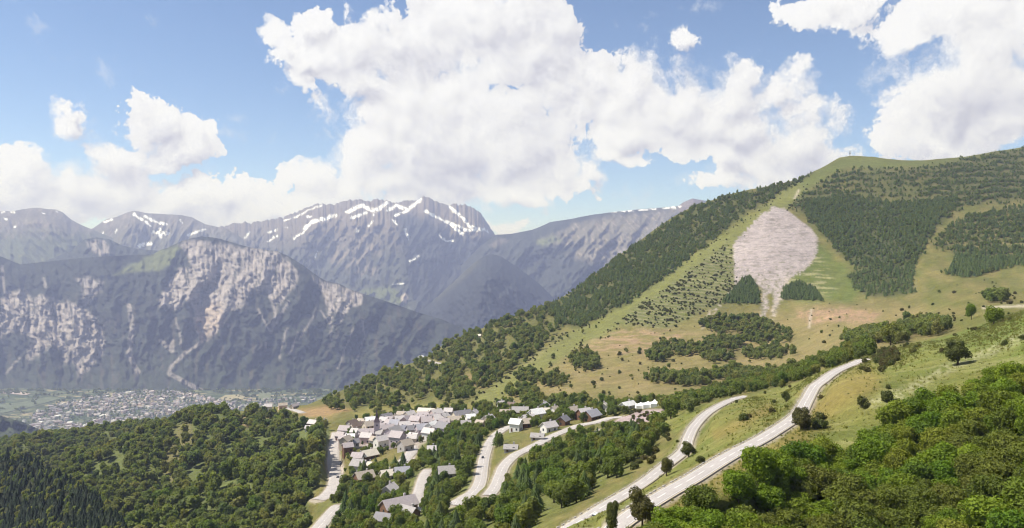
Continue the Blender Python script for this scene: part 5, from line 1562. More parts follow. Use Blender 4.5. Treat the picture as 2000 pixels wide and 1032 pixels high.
def trunk_mesh(name, seed, h=1.15, r0=.085):
    r = np.random.RandomState(seed)
    V, F = [], []

    def limb(p0, p1, ra, rb, k=6):
        p0, p1 = np.array(p0, float), np.array(p1, float)
        d = p1 - p0
        d = d / np.linalg.norm(d)
        a = np.cross(d, (0.3, .9, .1))
        a /= np.linalg.norm(a)
        b = np.cross(d, a)
        n = len(V)
        for p, rad in ((p0, ra), (p0 * .5 + p1 * .5 + r.uniform(-.02, .02, 3), (ra + rb) / 2), (p1, rb)):
            for i in range(k):
                an = 2 * math.pi * i / k
                V.append(tuple(p + (a * math.cos(an) + b * math.sin(an)) * rad))
        for l in range(2):
            for i in range(k):
                j = (i + 1) % k
                F.append((n + l * k + i, n + l * k + j, n + l * k + k + j, n + l * k + k + i))
    limb((0, 0, -.25), (.03, .02, h * .55), r0, r0 * .7)
    for i in range(4):
        an = i * 1.6 + r.uniform(-.4, .4)
        limb((.03, .02, h * (.42 + .05 * i)), (.5 * math.cos(an), .5 * math.sin(an), h * r.uniform(.95, 1.25)), r0 * .5, r0 * .18, 5)
    me = bpy.data.meshes.new(name)
    me.from_pydata(V, [], F)
    me.materials.append(M_BARK)
    return me


def pine_mesh(name, seed, layers, k, mat):
    r = np.random.RandomState(seed)
    V, F = [], []
    for l in range(layers):
        f = l / layers
        z = .12 + .80 * f
        rad = .36 * (1 - f) ** .8 * r.uniform(.85, 1.1) + .02
        n = len(V)
        V.append((r.uniform(-.01, .01), r.uniform(-.01, .01), z + .17 * (1 - .4 * f)))
        a0 = r.uniform(0, 6)
        for i in range(k * 2):
            a = a0 + math.pi * i / k
            q = rad * (1 if i % 2 == 0 else .52) * r.uniform(.75, 1.15)
            V.append((q * math.cos(a), q * math.sin(a), z - (.05 if i % 2 == 0 else -.02) * r.uniform(.5, 1.4)))
        for i in range(k * 2):
            F.append((n, n + 1 + i, n + 1 + (i + 1) % (k * 2)))
    me = bpy.data.meshes.new(name)
    me.from_pydata(V, [], F)
    me.materials.append(mat)
    return me


CR_NEAR = [crown_mesh('crown', 200 + i, 22, 5200, .078, ML_FRONT, .85, .55, ragged=.34) for i in range(5)]
CR_OLIVE = [crown_mesh('crown', 220 + i, 22, 5200, .072, ML_OLIVE, .85, .55, ragged=.34) for i in range(4)]
CR_MID = [crown_mesh('crown', 300 + i, 13, 1300, .11, ML_BROAD, .95) for i in range(5)]
CR_DARK = [crown_mesh('crown', 320 + i, 13, 2600, .075, ML_BUSH, .9) for i in range(3)]
HILL_FAR = [crown_mesh('crown', 350 + i, 8, 200, .22, ML_HILL, .95, .85) for i in range(4)]
CR_FAR = [crown_mesh('crown', 340 + i, 10, 300, .19, ML_FAR, .9, .92) for i in range(5)]
BU_MID = [crown_mesh('crown', 360 + i, 9, 700, .13, ML_BUSH, .62, .74, .62) for i in range(4)]
BU_FAR = [crown_mesh('crown', 380 + i, 7, 200, .21, ML_BUSH, .62, .85, .62) for i in range(4)]
TRUNKS = [trunk_mesh('trunk', 400 + i) for i in range(3)]
PINE_NEAR = [pine_mesh('crown', 420 + i, 15, 11, ML_PINE) for i in range(4)]
SHADE_PINE_FAR = [pine_mesh('crown', 460 + i, 9, 8, ML_SHADE_PINE) for i in range(4)]
PINE_FAR = [pine_mesh('crown', 440 + i, 8, 7, ML_PINE) for i in range(4)]
PTRUNK = poly_mesh('trunk', [(.022 * math.cos(a), .022 * math.sin(a), z) for z in (-.15, .5) for a in (0, 1.05, 2.1, 3.14, 4.19, 5.24)], [(i, (i + 1) % 6, 6 + (i + 1) % 6, 6 + i) for i in range(6)], [M_BARK])

# ---- where the trees stand
XC = (X1[:-1, :-1] + X1[1:, 1:]) / 2
AREA = np.abs((X1[:-1, 1:] - X1[:-1, :-1]) * (Y1[:-1, :-1] - Y1[1:, :-1]))
UC, VC = (UU[:-1, :-1] + UU[1:, 1:]) / 2, (VV[:-1, :-1] + VV[1:, 1:]) / 2
YC = (Y1[:-1, :-1] + Y1[1:, 1:]) / 2
AREA = np.minimum(AREA, 40.0)
HX = np.array([h[:3] for h in HOUSE_XY])
TREES = []      # (x, y, z, radius or height, kind, region, u, v)


PXR = []
for rn_, (c_, w_) in ROADS.items():
    PXR.append((CU + FPX * c_[:, 0] / c_[:, 1], CV + FPX * (HC - c_[:, 2]) / c_[:, 1], c_[:, 1], w_))


def hides_road(x, y, z, r, h):
    """would a tree here stand in front of a road as the photograph shows it clear"""
    out = np.zeros(len(x), bool)
    u, v1, v0 = CU + FPX * x / y, CV + FPX * (HC - z) / y, CV + FPX * (HC - z - h) / y
    pr = FPX * r / y
    for ru, rv, rd_, w_ in PXR:
        lo, hi = ru.min() - 60, ru.max() + 60
        k = np.nonzero((u > lo) & (u < hi))[0]
        for q in range(0, len(k), 4000):
            kk = k[q:q + 4000]
            du = np.abs(u[kk, None] - ru[None, ::3])
            hitv = (rv[None, ::3] > v0[kk, None]) & (rv[None, ::3] < v1[kk, None] + 2)
            hit = (du < pr[kk, None] * .75 + 4) & hitv & (rd_[None, ::3] > y[kk, None])
            out[kk] |= hit.any(1)
    return out


def sample(region, weight, dens, size, kind, seed, rdmin=1.5, hmin=1.0, vmax=1180, spacing=0.0):
    r = np.random.RandomState(seed)
    wgt = (weight * AREA * (VC < vmax)).ravel()
    tot = wgt.sum() * dens
    n = r.poisson(tot)
    if n == 0:
        return
    cs = np.cumsum(wgt)
    idx = np.searchsorted(cs, r.uniform(0, cs[-1], n))
    i, j = np.unravel_index(idx, AREA.shape)
    a, b = r.uniform(0, 1, n), r.uniform(0, 1, n)

    def bl(A):
        return (A[i, j] * (1 - b) + A[i, j + 1] * b) * (1 - a) + (A[i + 1, j] * (1 - b) + A[i + 1, j + 1] * b) * a
    x, y, z, u, v = bl(X1), bl(Y1), bl(Z1), bl(UU), bl(VV)
    s = r.uniform(size[0], size[1], n) * np.where(r.rand(n) < .12, 1.25, 1.0)
    d, _, hw = road_near(x, y)
    rad = s if kind != 'pine' else s * .25
    ok = (d - hw) > rdmin + .55 * rad
    dh = np.full(n, 99.) if region == 'grass' else np.min(np.hypot(x[:, None] - HX[None, :, 0], y[:, None] - HX[None, :, 1]) - HX[None, :, 2], 1) 
    ok &= dh > hmin + .5 * rad
    if region in ('village', 'front', 'spur', 'verge', 'hedge'):
        ok &= ~hides_road(x, y, z, rad, s * (2.0 if kind != 'pine' else 1.0) * (.85 if region == 'front' else 1.0))
    grid = {}
    for q in np.nonzero(ok)[0]:
        if spacing:
            sp_m = spacing * rad[q]
            key = (int(x[q] // 8), int(y[q] // 8))
            bad = False
            for dx in (-1, 0, 1):
                for dy in (-1, 0, 1):
                    for (px_, py_, pr_) in grid.get((key[0] + dx, key[1] + dy), ()):
                        if (px_ - x[q]) ** 2 + (py_ - y[q]) ** 2 < (.5 * (sp_m + pr_)) ** 2:
                            bad = True
                            break
                    if bad:
                        break
                if bad:
                    break
            if bad:
                continue
            grid.setdefault(key, []).append((x[q], y[q], sp_m))
        TREES.append((x[q], y[q], z[q], s[q], kind, region, u[q], v[q]))


NA = fbm(UC / 40, VC / 22, 3, 151)
NB = fbm(UC / 13, VC / 9, 3, 152)
ROWS = sstep(np.sin((VC + .04 * UC + 9 * NA) * 2 * np.pi / 11.0) + .9 * NB, .0, .6)
ROWT = sstep(np.sin((VC - .12 * UC + 6 * NA) * 2 * np.pi / 9.0) + 1.0 * NB, .2, .7)
UWC, VWC = UC + 16 * fbm(UC / 22, VC / 16, 3, 153), VC + 9 * fbm(UC / 20, VC / 14, 3, 154)
gaps = 1 - np.maximum.reduce([pmask(UC, VC, P, 4) for P in (
    [(430, 815), (500, 808), (560, 812), (540, 832), (460, 838)], [(315, 905), (345, 878), (372, 862), (380, 880), (350, 920), (325, 940)], [(500, 895), (530, 880), (520, 910)],
    [(550, 985), (562, 985), (560, 1015), (552, 1015)])])
sample('spur', pmask(UC, VC, P_SPURWOOD, 3) * (.22 + .78 * gaps) * sstep(NA + .5 * NB, -.24, .0), 1 / 14., (2.2, 5.6), 'broad', 1, spacing=1.15)
sample('ridge', pmask(UWC, VWC, P_MIXWOOD, 5) * sstep(NB + .8 * NA, -.18, .12), 1 / 22., (2.4, 4.4), 'broad', 2, spacing=1.1)
NOSCR = 1 - pmask(UC, VC, P_SCREE, 9)
sample('crest', NOSCR * pmask(UWC, VWC, P_CRESTWOOD, 5) * sstep(NA + .6 * NB, -.30 + .3 * sstep(UC, 1330, 1480), .05 + .35 * sstep(UC, 1330, 1480)), 1 / 20., (3.6, 8.0), 'pine', 3)
sample('crest', NOSCR * pmask(UWC, VWC, P_CRESTWOOD, 5) * sstep(NB, -.3, .1), 1 / 20., (1.2, 2.7), 'broad', 4)
sample('hill', pmask(UWC, VWC, P_PINE_A, 5) * (.06 + ROWS), 1 / 46., (1.4, 2.6), 'broad', 41)
sample('hill', pmask(UWC, VWC, P_PINE_B, 5), 1 / 24., (1.2, 2.5), 'broad', 42)
sample('hill', pmask(UWC, VWC, P_PINE_D, 5) * (.2 + ROWS), 1 / 30., (1.4, 2.6), 'broad', 43)
sample('hill', pmask(UWC, VWC, P_PINE_A, 5) * (1 - pmask(UWC, VWC, P_PINE_B, 5)) * (.06 + ROWS * sstep(NA, -.5, .1)), 1 / 30., (3.0, 7.0), 'pine', 5)
sample('hill', pmask(UWC, VWC, P_PINE_B, 5) * (.35 + .65 * sstep(NB + .5 * NA, -.3, .1)), 1 / 15., (3.6, 7.8), 'pine', 6)
sample('hill', pmask(UWC, VWC, P_PINE_C, 5), 1 / 13., (4.0, 7.8), 'pine', 7)
sample('hill', pmask(UWC, VWC, P_PINE_D, 5) * (.2 + ROWS) * sstep(NA, -.4, .0), 1 / 20., (3.4, 7.0), 'pine', 8)
sample('hill', pmask(UC, VC, [(1850, 536), (1870, 500), (1950, 505), (2310, 505), (2310, 530), (2000, 518), (1890, 542)], 4), 1 / 18., (6.0, 9.0), 'pine', 81)
sample('terrace', pmask(UC, VC, P_TERR, 5) * (.12 + ROWT) * sstep(NB + NA, -.35, .1), 1 / 15., (.7, 1.9), 'bush', 9)
sample('tuft', pmask(UC, VC, P_TUFT_A, 2), 1 / 6., (4.0, 6.5), 'pine', 10)
sample('tuft', pmask(UC, VC, P_TUFT_B, 2), 1 / 6., (4.0, 6.5), 'pine', 11)
sample('village', pmask(UC, VC, P_VILLWOOD, 4) * sstep(NB + .8 * NA, -.15, .12), 1 / 15., (1.8, 3.6), 'broad', 12, rdmin=1.2, spacing=1.2)
sample('village', pmask(UC, VC, P_VILLWOOD, 4), 1 / 230., (6.5, 10.), 'pine', 13)
sample('village', pmask(UC, VC, [(880, 830), (1000, 800), (1100, 800), (1230, 790), (1290, 790), (1200, 812), (1100, 832), (1000, 846), (900, 858)], 5), 1 / 22., (2.0, 3.3), 'broad', 14, spacing=1.2)
sample('village', pmask(UC, VC, [(690, 820), (760, 812), (800, 800), (900, 800), (1000, 790), (1100, 790), (1000, 806), (890, 808), (780, 815)], 4) * sstep(NB, -.3, 0.), 1 / 30., (2.0, 3.3), 'broad', 15)
sample('village', pmask(UC, VC, [(650, 850), (720, 825), (870, 830), (860, 860), (760, 880), (680, 930)], 5), 1 / 34., (1.1, 2.2), 'broad', 16, hmin=-.6)
sample('hedge', pmask(UC, VC, P_HEDGE, 3) * sstep(NB, -.5, -.2), 1 / 12., (1.6, 3.0), 'broad', 17, spacing=1.1)
sample('front', pmask(UC, VC, P_FRONTWOOD, 4) * (Y1[:-1, :-1] > 45), 1 / 3., (1.8, 3.1), 'broad', 18, spacing=.92, rdmin=1.8, vmax=1390)
for i, (cu_, cv_, ru_, rv_) in enumerate([(1440, 636, 72, 16), (1500, 660, 50, 16), (1415, 672, 36, 14), (1505, 694, 52, 12), (1330, 684, 52, 13), (1285, 698, 24, 10), (1142, 706, 28, 16), (1150, 716, 20, 8),
                                          (1690, 664, 44, 10), (1745, 662, 30, 12), (1800, 645, 52, 14), (1400, 700, 30, 10), (1300, 742, 30, 10), (1350, 745, 40, 12), (1450, 735, 60, 10),
                                          (1030, 740, 26, 12), (1080, 748, 24, 12), (1020, 770, 30, 10), (1120, 790, 40, 8), (1060, 792, 40, 8), (1330, 800, 40, 8), (1945, 585, 20, 8)]):
    e = 1 - sstep(((UC - cu_) / ru_) ** 2 + ((VC - cv_) / rv_) ** 2, .8, 1.2)
    sample('meadow', e, 1 / 17., (2.0, 3.9), 'broad', 30 + i, spacing=1.1)
# single bushes and trees dotted over the meadow
ZM = zpts(1050, 560, 4.3, [(130, 600), (110, 660), (320, 710), (395, 715), (690, 740), (785, 770), (915, 790), (685, 860), (470, 815), (480, 865), (555, 905), (450, 950), (1010, 735), (1090, 745), (1200, 800), (1270, 760), (1370, 800),
                          (860, 660), (1140, 625), (680, 575), (750, 555), (855, 570), (910, 580), (710, 628), (1460, 625), (1560, 580), (1390, 450), (1630, 560), (1650, 670), (1780, 640), (1480, 690), (1740, 265), (1690, 158), (1520, 270),
                          (1260, 285), (1160, 338), (1030, 445), (1900, 475), (1435, 270), (490, 350), (250, 430), (160, 790), (80, 810), (25, 790), (840, 900), (280, 860), (540, 790), (1170, 740), (1100, 690), (380, 395), (200, 450)])
ZM += zpts(1300, 560, 2.857, [(870, 265), (885, 318), (920, 190), (970, 182), (975, 365), (1320, 135), (1490, 105), (1525, 35), (1830, 70), (1860, 70), (1800, 60), (1880, 35), (1950, 42), (1920, 102), (1610, 40), (1360, 125)])
ZM += zpts(800, 560, 4.0, [(1120, 570), (1105, 620), (1000, 700), (1240, 720), (1440, 770), (1690, 500), (1640, 530), (1800, 520), (1850, 540), (1660, 580), (480, 790), (250, 840), (170, 830), (570, 790), (700, 690), (620, 690)])
MR_ = np.random.RandomState(77)
for (u, v) in ZM:
    x, y, z = (float(q) for q in ground(u, v))
    TREES.append((x, y, z, MR_.uniform(1.5, 2.7), 'bush' if MR_.rand() < .5 else 'broad', 'dotted', u, v))
sample('scrub', pmask(UC, VC, P_TAN, 8) * sstep(NB, .0, .3), 1 / 260., (.6, 1.3), 'bush', 60)
sample('scrub', pmask(UC, VC, [(1560, 640), (1700, 620), (1850, 560), (2010, 540), (2010, 590), (1850, 640), (1700, 670)], 8) * sstep(NB, .05, .3), 1 / 230., (.6, 1.2), 'bush', 61)
sample('scrub', NOSCR * smask(UC, VC, P_SPINE, 22, 6) * (1 - smask(UC, VC, P_SPINE, 9, 4)) * sstep(NB, -.1, .2), 1 / 60., (.9, 1.7), 'bush', 62)
sample('verge', pmask(UC, VC, P_NEAR, 3) * (1 - pmask(UC, VC, P_FRONTWOOD, 8)) * sstep(NB, .0, .3), 1 / 110., (.5, 1.1), 'bush', 63, rdmin=1.0)
sample('verge', smask(UC, VC, [(1560, 850), (1640, 825), (1720, 800)], 20, 10) + smask(UC, VC, [(1240, 830), (1290, 850), (1240, 900)], 22, 10), 1 / 25., (.9, 1.9), 'bush', 64)
sample('verge', smask(UC, VC, [(1690, 720), (1740, 700), (1730, 730)], 14, 8), 1 / 16., (.9, 1.6), 'bush', 65)

# ---- trees singled out in the photograph: u, v, crown radius, height factor, crown set, label
SOLO = [
    (1565, 838, 2.5, 1.0, CR_DARK, 'bush', 'dark round bush at the inner verge of the highest road'),
    (1604, 836, 2.0, .8, BU_MID, 'bush', 'lighter green bush right of the dark round bush by the highest road'),
    (1302, 930, 1.7, 1.15, CR_DARK, 'bush', 'small dark round bush beside the lower long road'),
    (1345, 893, 2.2, .85, CR_DARK, 'bush', 'spreading bush on the verge where the lower long road bends'),
    (1254, 1010, 2.2, 1.3, CR_DARK, 'tree', 'tall dark tree standing between the two long roads'),
    (1196, 1036, 1.3, 1.8, CR_DARK, 'tree', 'slim dark tree at the bottom edge before the lower long road'),
    (1870, 714, 3.6, .85, CR_DARK, 'tree', 'dark spreading tree alone on the green near meadow'),
    (1941, 634, 3.3, 1.0, CR_NEAR, 'tree', 'broad green tree on the skyline of the near meadow at the right'),
    (1897, 624, 2.9, 1.35, CR_NEAR, 'tree', 'tall green tree on the skyline of the near meadow, beside the track'),
    (1536, 786, 1.5, 1.1, CR_DARK, 'tree', 'small dark tree on the strip between the roads, near the upper bend'),
    (1453, 822, 1.6, .8, BU_MID, 'bush', 'small round bush alone on the strip between the roads'),
    (1463, 815, 1.0, .8, BU_MID, 'bush', 'tiny bush beside the round one on the strip between the roads'),
    (1190, 862, 3.6, 1.15, CR_MID, 'tree', 'large green tree beside the pale yard below the car park'),
    (1232, 846, 2.5, .9, CR_MID, 'tree', 'green tree at the lower edge of the car park'),
    (1310, 818, 4.2, 1.1, CR_MID, 'tree', 'large green tree at the end of the car park'),
    (1268, 850, 2.2, .9, CR_MID, 'tree', 'green tree on the slope below the car park'),
    (975, 872, 2.4, 1.5, CR_MID, 'tree', 'dark tree just right of the bend road'),
    (1143, 716, 4.5, .9, CR_MID, 'tree', 'large dense tree alone on the dry meadow'),
    (1262, 742, 3.0, 1.1, CR_MID, 'tree', 'upright dark tree on the lower dry meadow'),
]
CYPRESS = [(787, 918, 12.0, 'dark pointed cypress beside the alley, the taller of two'), (777, 928, 9.0, 'dark pointed cypress beside the alley, the shorter of two'), (971, 868, 10.0, 'dark pointed conifer by the bend road'),
           (684, 853, 8.0, 'dark pointed conifer among the lower left houses'), (691, 862, 8.5, 'dark conifer right beside the steep white roof'), (492, 812, 12.0, 'tall dark fir on the spur, left of the white house'),
           (500, 810, 13.0, 'tallest dark fir on the spur beside the white house'), (508, 812, 11.0, 'dark fir on the spur, nearest the white house'), (484, 814, 10.0, 'dark fir, leftmost of the group on the spur'), (536, 808, 9.0, 'dark fir right of the white house on the spur')]


def tree_obj(name, x, y, z, r, hf, crown, trunk, label, cat, group=None, rot=0.0):
    o = bpy.data.objects.new(name, None)
    COL.objects.link(o)
    o.location = (x, y, z)
    o.rotation_euler = (0, 0, rot)
    o.scale = (r, r, r * hf)
    o['label'], o['category'] = label, cat
    if group:
        o['group'] = group
    for nm, me in (('trunk', trunk), ('crown', crown)):
        c = bpy.data.objects.new(nm, me)
        COL.objects.link(c)
        c.parent = o
    return o


R9 = random.Random(9)
for i, (u, v, r, hf, cs, cat, lab) in enumerate(SOLO):
    x, y, z = (float(q) for q in ground(u, v))
    tree_obj('bush' if cat == 'bush' else 'broadleaf_tree', x, y, z, r, hf, cs[i % len(cs)], TRUNKS[i % 3], lab, cat, rot=R9.uniform(0, 6))
for i, (u, v, h, lab) in enumerate(CYPRESS):
    x, y, z = (float(q) for q in ground(u, v))
    o = tree_obj('conifer', x, y, z, h, 1.0, PINE_NEAR[i % 4], PTRUNK, lab, 'conifer', rot=R9.uniform(0, 6))

LAB = {
    ('broad', 'front'): ('leafy green tree in the dense wood at the lower right', 'trees of the dense wood at the lower right'),
    ('broad', 'village'): ('green tree on the slope between the village and the roads', 'trees around the village'),
    ('broad', 'hedge'): ('green tree in the belt behind the ends of the two long roads', 'trees of the belt behind the roads'),
    ('broad', 'spur'): ('green tree in the wood on the spur left of the village', 'trees of the wood on the spur'),
    ('broad', 'meadow'): ('green tree in the clumps on the dry meadow', 'trees of the meadow clumps'),
    ('broad', 'dotted'): ('small round tree dotted on the dry meadow below the scree', 'round trees dotted on the dry meadow'),
    ('bush', 'dotted'): ('small olive bush dotted on the dry meadow below the scree', 'bushes dotted on the dry meadow'),
    ('bush', 'verge'): ('low scrubby bush on the grass around the roads', 'low bushes around the roads'),
    ('bush', 'scrub'): ('tiny bush on the hill meadow', 'tiny bushes on the hill meadow'),
    ('bush', 'terrace'): ('small bush on the terraced slope left of the scree', 'bushes on the terraces'),
    ('broad', 'ridge'): ('green tree on the wooded ridge behind the village', 'trees of the wooded ridge'),
    ('broad', 'hill'): ('leafy tree among the pines right of the scree', 'leafy trees of the plantation'),
    ('bush', 'hill'): ('tiny bush on the pale scree', 'bushes on the scree'),
    ('broad', 'crest'): ('leafy tree among pines along the hill crest', 'leafy trees along the hill crest'),
    ('pine', 'village'): ('dark conifer among the trees around the village', 'conifers around the village'),
    ('pine', 'hill'): ('dark pine in the plantation right of the scree', 'pines of the plantation'),
    ('pine', 'tuft'): ('dark pine in the two patches under the scree', 'pines of the patches under the scree'),
    ('pine', 'crest'): ('dark pine on the crest slope left of the spine', 'pines of the crest slope'),
}
# trees of the shaded slope at the lower left
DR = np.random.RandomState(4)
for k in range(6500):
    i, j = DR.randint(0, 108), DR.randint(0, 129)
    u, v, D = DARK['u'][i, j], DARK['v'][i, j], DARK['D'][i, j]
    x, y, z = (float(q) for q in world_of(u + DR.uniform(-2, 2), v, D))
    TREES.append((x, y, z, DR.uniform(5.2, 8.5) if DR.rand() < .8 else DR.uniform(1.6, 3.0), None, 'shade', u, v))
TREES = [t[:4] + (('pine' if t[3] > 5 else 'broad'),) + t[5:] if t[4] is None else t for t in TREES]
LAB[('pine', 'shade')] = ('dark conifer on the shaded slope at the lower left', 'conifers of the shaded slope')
LAB[('broad', 'shade')] = ('dark leafy tree on the shaded slope at the lower left', 'leafy trees of the shaded slope')


def place_label(kind, reg, u, v, s):
    """the label of a tree of a wood: its size, and the part of the wood it stands in"""
    lab, grp = LAB[(kind, reg)]
    mid, big = {'broad': (2.3, 2.8), 'bush': (1.05, 1.4), 'pine': (7.4, 8.8)}[kind]
    size = 'small' if s < mid else ('large' if s > big else 'middle-sized')
    if reg == 'front':
        if v > 1000:
            p = 'at the bottom edge' if u < 1760 else 'in the bottom right corner'
            p += ', under the highest road' if u < 1480 else (', right of centre' if u < 1760 else '')
        elif u > 1860:
            p = 'at the right picture edge' + (', by the meadow' if v < 860 else ', halfway down')
        elif v < 930:
            p = 'along its upper edge below the meadow' if u > 1640 else 'at its tip near the highest road'
        else:
            p = 'in its middle' if u > 1620 else 'left side towards the highest road'
        return '%s leafy tree in lower right wood, %s' % (size, p), grp
    if reg == 'village':
        what = 'green tree' if kind == 'broad' else 'dark conifer'
        if u < 690:
            p = 'beside the village street, bottom left'
        elif u < 830:
            p = 'below the village, around the big lilac-roofed chalet' if v > 950 else 'among the lower village houses'
        elif u < 945:
            p = 'left of the bend road' if v > 860 else 'at the right end of the village'
        elif v < 835:
            p = 'above the middle road, among the white houses'
        elif u < 1080:
            p = 'below the middle road, low on the slope' if v > 930 else 'right below the middle road'
        else:
            p = 'on the slope below the car park' if v < 910 else 'low on the slope above the lower long road'
        return '%s %s %s' % (size, what, p), grp
    if reg == 'verge':
        if u > 1640:
            p = 'on the near meadow at the right'
        elif v < 800 + .0 and u > 1480:
            p = 'on the grass around the bend of the highest road'
        elif u > 1440:
            p = 'on the meadow above the highest road' if v > 850 or u > 1580 else 'on the strip between the two long roads'
        elif u > 1300:
            p = 'on the strip between the two long roads'
        else:
            p = 'on the slope below the lower long road'
        return '%s scrubby bush %s' % (size, p), grp
    return lab, grp


def vis_size(t):
    inf = -30 < t[6] < 2030 and t[7] < 1120
    return (t[3] * (.6 if t[4] == 'pine' else 1.0)) / t[1] if inf else 0.0


STUFF = {}
for kind in ('broad', 'bush', 'pine'):
    ts = sorted([t for t in TREES if t[4] == kind], key=vis_size, reverse=True)
    n_ind = {'broad': 300 - 14, 'bush': 110, 'pine': 120}[kind]
    for n, t in enumerate(ts):
        x, y, z, s, _, reg, u, v = t
        if n < n_ind and vis_size(t) > 0:
            lab, grp = place_label(kind, reg, u, v, s)
            if kind == 'pine':
                tree_obj('conifer', x, y, z, s, 1.0, SHADE_PINE_FAR[n % 4] if reg == 'shade' else PINE_NEAR[n % 4], PTRUNK, lab, 'conifer', grp, R9.uniform(0, 6))
            elif kind == 'broad':
                cs = (CR_OLIVE if fbm(np.array([u / 230.]), np.array([v / 90.]), 2, 171)[0] + .0012 * (v - 940) > .15 else CR_NEAR) if reg == 'front' else CR_MID
                tree_obj('broadleaf_tree', x, y, z, s, R9.uniform(.7, 1.0) if reg == 'front' else R9.uniform(.85, 1.15), cs[n % len(cs)], TRUNKS[n % 3], lab, 'tree', grp, R9.uniform(0, 6))
            else:
                tree_obj('bush', x, y, z, s, R9.uniform(.8, 1.1), BU_MID[n % 4], TRUNKS[n % 3], lab, 'bush', grp, R9.uniform(0, 6))
        else:
            near = kind == 'broad' and reg == 'front'
            STUFF.setdefault((kind, reg, near), []).append(t)


# ---- the woods beyond those: one object each, set with instances of crowns
def source(name, me):
    return bpy.data.objects.new(name, me)


def gn_scatter(name, pts, srcs, label, cat):
    coll = bpy.data.collections.new(name + '_sources')
    for i, me in enumerate(srcs):
        coll.objects.link(source('%s_%02d' % (name, i), me))
    P = np.array([p[:3] for p in pts], np.float32)
    r = np.random.RandomState(len(pts))
    n = len(P)
    me = bpy.data.meshes.new(name)
    me.vertices.add(n)
    me.vertices.foreach_set('co', P.ravel())
    s = np.array([p[3] for p in pts], np.float32)
    sc = np.stack([s, s, s * r.uniform(.85, 1.2, n)], 1).astype(np.float32)
    ro = np.zeros((n, 3), np.float32)
    ro[:, 2] = r.uniform(0, 6.28, n)
    me.attributes.new('scl', 'FLOAT_VECTOR', 'POINT').data.foreach_set('vector', sc.ravel())
    me.attributes.new('rot', 'FLOAT_VECTOR', 'POINT').data.foreach_set('vector', ro.ravel())
    me.attributes.new('idx', 'INT', 'POINT').data.foreach_set('value', r.randint(0, len(srcs), n).astype(np.int32))
    o = link(name, me, kind='stuff', label=label, category=cat)
    g = bpy.data.node_groups.new(name, 'GeometryNodeTree')
    g.interface.new_socket('Geometry', in_out='INPUT', socket_type='NodeSocketGeometry')
    g.interface.new_socket('Geometry', in_out='OUTPUT', socket_type='NodeSocketGeometry')
    T = NT(g)
    gi, go = g.nodes.new('NodeGroupInput'), g.nodes.new('NodeGroupOutput')
    ci = g.nodes.new('GeometryNodeCollectionInfo')
    ci.inputs['Collection'].default_value = coll
    ci.inputs['Separate Children'].default_value = True
    ci.inputs['Reset Children'].default_value = True

    def attr(nm, dt):
        a = g.nodes.new('GeometryNodeInputNamedAttribute')
        a.data_type = dt
        a.inputs['Name'].default_value = nm
        return a.outputs[0]
    iop = g.nodes.new('GeometryNodeInstanceOnPoints')
    g.links.new(gi.outputs[0], iop.inputs['Points'])
    g.links.new(ci.outputs[0], iop.inputs['Instance'])
    iop.inputs['Pick Instance'].default_value = True
    g.links.new(attr('idx', 'INT'), iop.inputs['Instance Index'])
    er = g.nodes.new('FunctionNodeEulerToRotation')
    g.links.new(attr('rot', 'FLOAT_VECTOR'), er.inputs[0])
    g.links.new(er.outputs[0], iop.inputs['Rotation'])
    g.links.new(attr('scl', 'FLOAT_VECTOR'), iop.inputs['Scale'])
    g.links.new(iop.outputs[0], go.inputs[0])
    md = o.modifiers.new('scatter', 'NODES')
    md.node_group = g
    return o


WOODNAME = {'broad': 'broadleaf_wood', 'bush': 'scrub', 'pine': 'pine_wood'}
for (kind, reg, near), ts in STUFF.items():
    srcs = {'broad': CR_NEAR if near else CR_FAR, 'bush': BU_FAR, 'pine': PINE_FAR}[kind]
    if kind == 'broad' and not near and reg in ('village', 'hedge'):
        srcs = CR_MID
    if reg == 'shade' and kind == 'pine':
        srcs = SHADE_PINE_FAR
    if kind == 'broad' and reg in ('hill', 'crest'):
        srcs = HILL_FAR
    gn_scatter(WOODNAME[kind], ts, srcs, 'mass of ' + LAB[(kind, reg)][1], {'broad': 'wood', 'bush': 'scrub', 'pine': 'pine wood'}[kind])

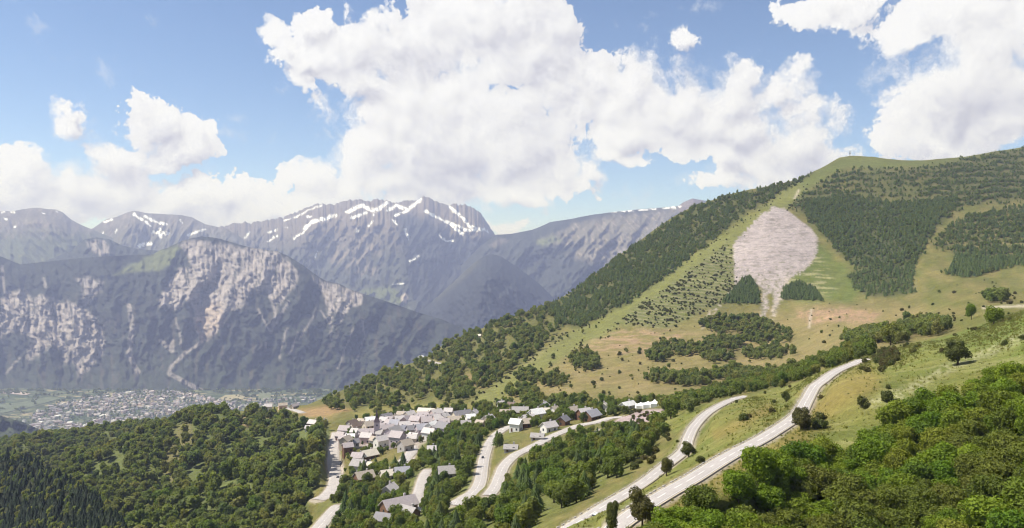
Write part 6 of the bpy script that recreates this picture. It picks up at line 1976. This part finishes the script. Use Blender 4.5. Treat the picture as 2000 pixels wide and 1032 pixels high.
# trees and hedges between the houses of the valley town
tp = []
for k in range(9000):
    u, v = TR.uniform(-80, 700), 762 + 110 * TR.rand() ** 1.6
    tn = inside(np.array([u]), np.array([v]), TOWN)[0]
    if (tn and TR.rand() > .32) or (not tn and fbm(np.array([u / 26.]), np.array([v / 7.]), 2, 161)[0] < .0 + .3 * sstep(v, 765, 785)):
        continue
    D = HC * FPX / (v - CV)
    tp.append((D * (u - CU) / FPX, D, 0.0, TR.uniform(4, 8)))
gn_scatter('town_trees', tp, CR_FAR, 'mass of dark trees between the roofs of the valley town', 'trees')
print('trees', {k: len(v) for k, v in STUFF.items()}, len(TREES))

# ---- tall grass tufts of the near meadow
def tuft_mesh(seed, mat):
    r = np.random.RandomState(seed)
    V, F = [], []
    for i in range(9):
        a, l = r.uniform(0, 6.28), r.uniform(.5, 1.0)
        bx, by = r.uniform(-.45, .45, 2)
        dx, dy = math.cos(a), math.sin(a)
        w = .13
        n = len(V)
        V += [(bx - dy * w, by + dx * w, -.05), (bx + dy * w, by - dx * w, -.05), (bx + dx * .3 * l, by + dy * .3 * l, l)]
        F.append((n, n + 1, n + 2))
    return poly_mesh('tuft', V, F, [mat])


ML_GRASS = mat_leaf('meadow_grass', [(.12, .15, .03), (.20, .19, .055), (.15, .165, .04), (.25, .215, .09), (.10, .145, .028)], .4)
GT = [tuft_mesh(700 + i, ML_GRASS) for i in range(5)]
n0 = len(TREES)
sample('grass', pmask(UC, VC, P_NEAR, 3) * (1 - .8 * pmask(UC, VC, P_FRONTWOOD, 8)) * (.25 + sstep(NB, -.2, .3)) * (Y1[:-1, :-1] < 330), 1 / 1.1, (.22, .6), 'bush', 90, rdmin=.5, hmin=0)
gt = TREES[n0:]
gn_scatter('grass', gt, GT, 'tall summer grass of the near meadow', 'grass')
print('grass', len(gt))

# ------------------------------------------------------------------ the air of the valley
hz, HT = mat_new('valley_air')
pvn = HT.n('ShaderNodeVolumePrincipled', {'Color': (.53, .61, 1.0, 1), 'Absorption Color': (1, 1, 1, 1), 'Density': HAZE, 'Anisotropy': 0.1})
HT.n('ShaderNodeOutputMaterial', {'Volume': pvn.outputs[0]})
hv = [(x, y, z) for x in (-42000, 42000) for y in (-7000, 61000) for z in (-6.0, 2060.0)]
hf = [(0, 1, 3, 2), (4, 6, 7, 5), (0, 4, 5, 1), (2, 3, 7, 6), (0, 2, 6, 4), (1, 5, 7, 3)]
hm = bpy.data.meshes.new('haze')
hm.from_pydata(hv, [], hf)
hm.materials.append(hz)
hzo = link('haze', hm, kind='stuff')
hzo.display_type = 'WIRE'
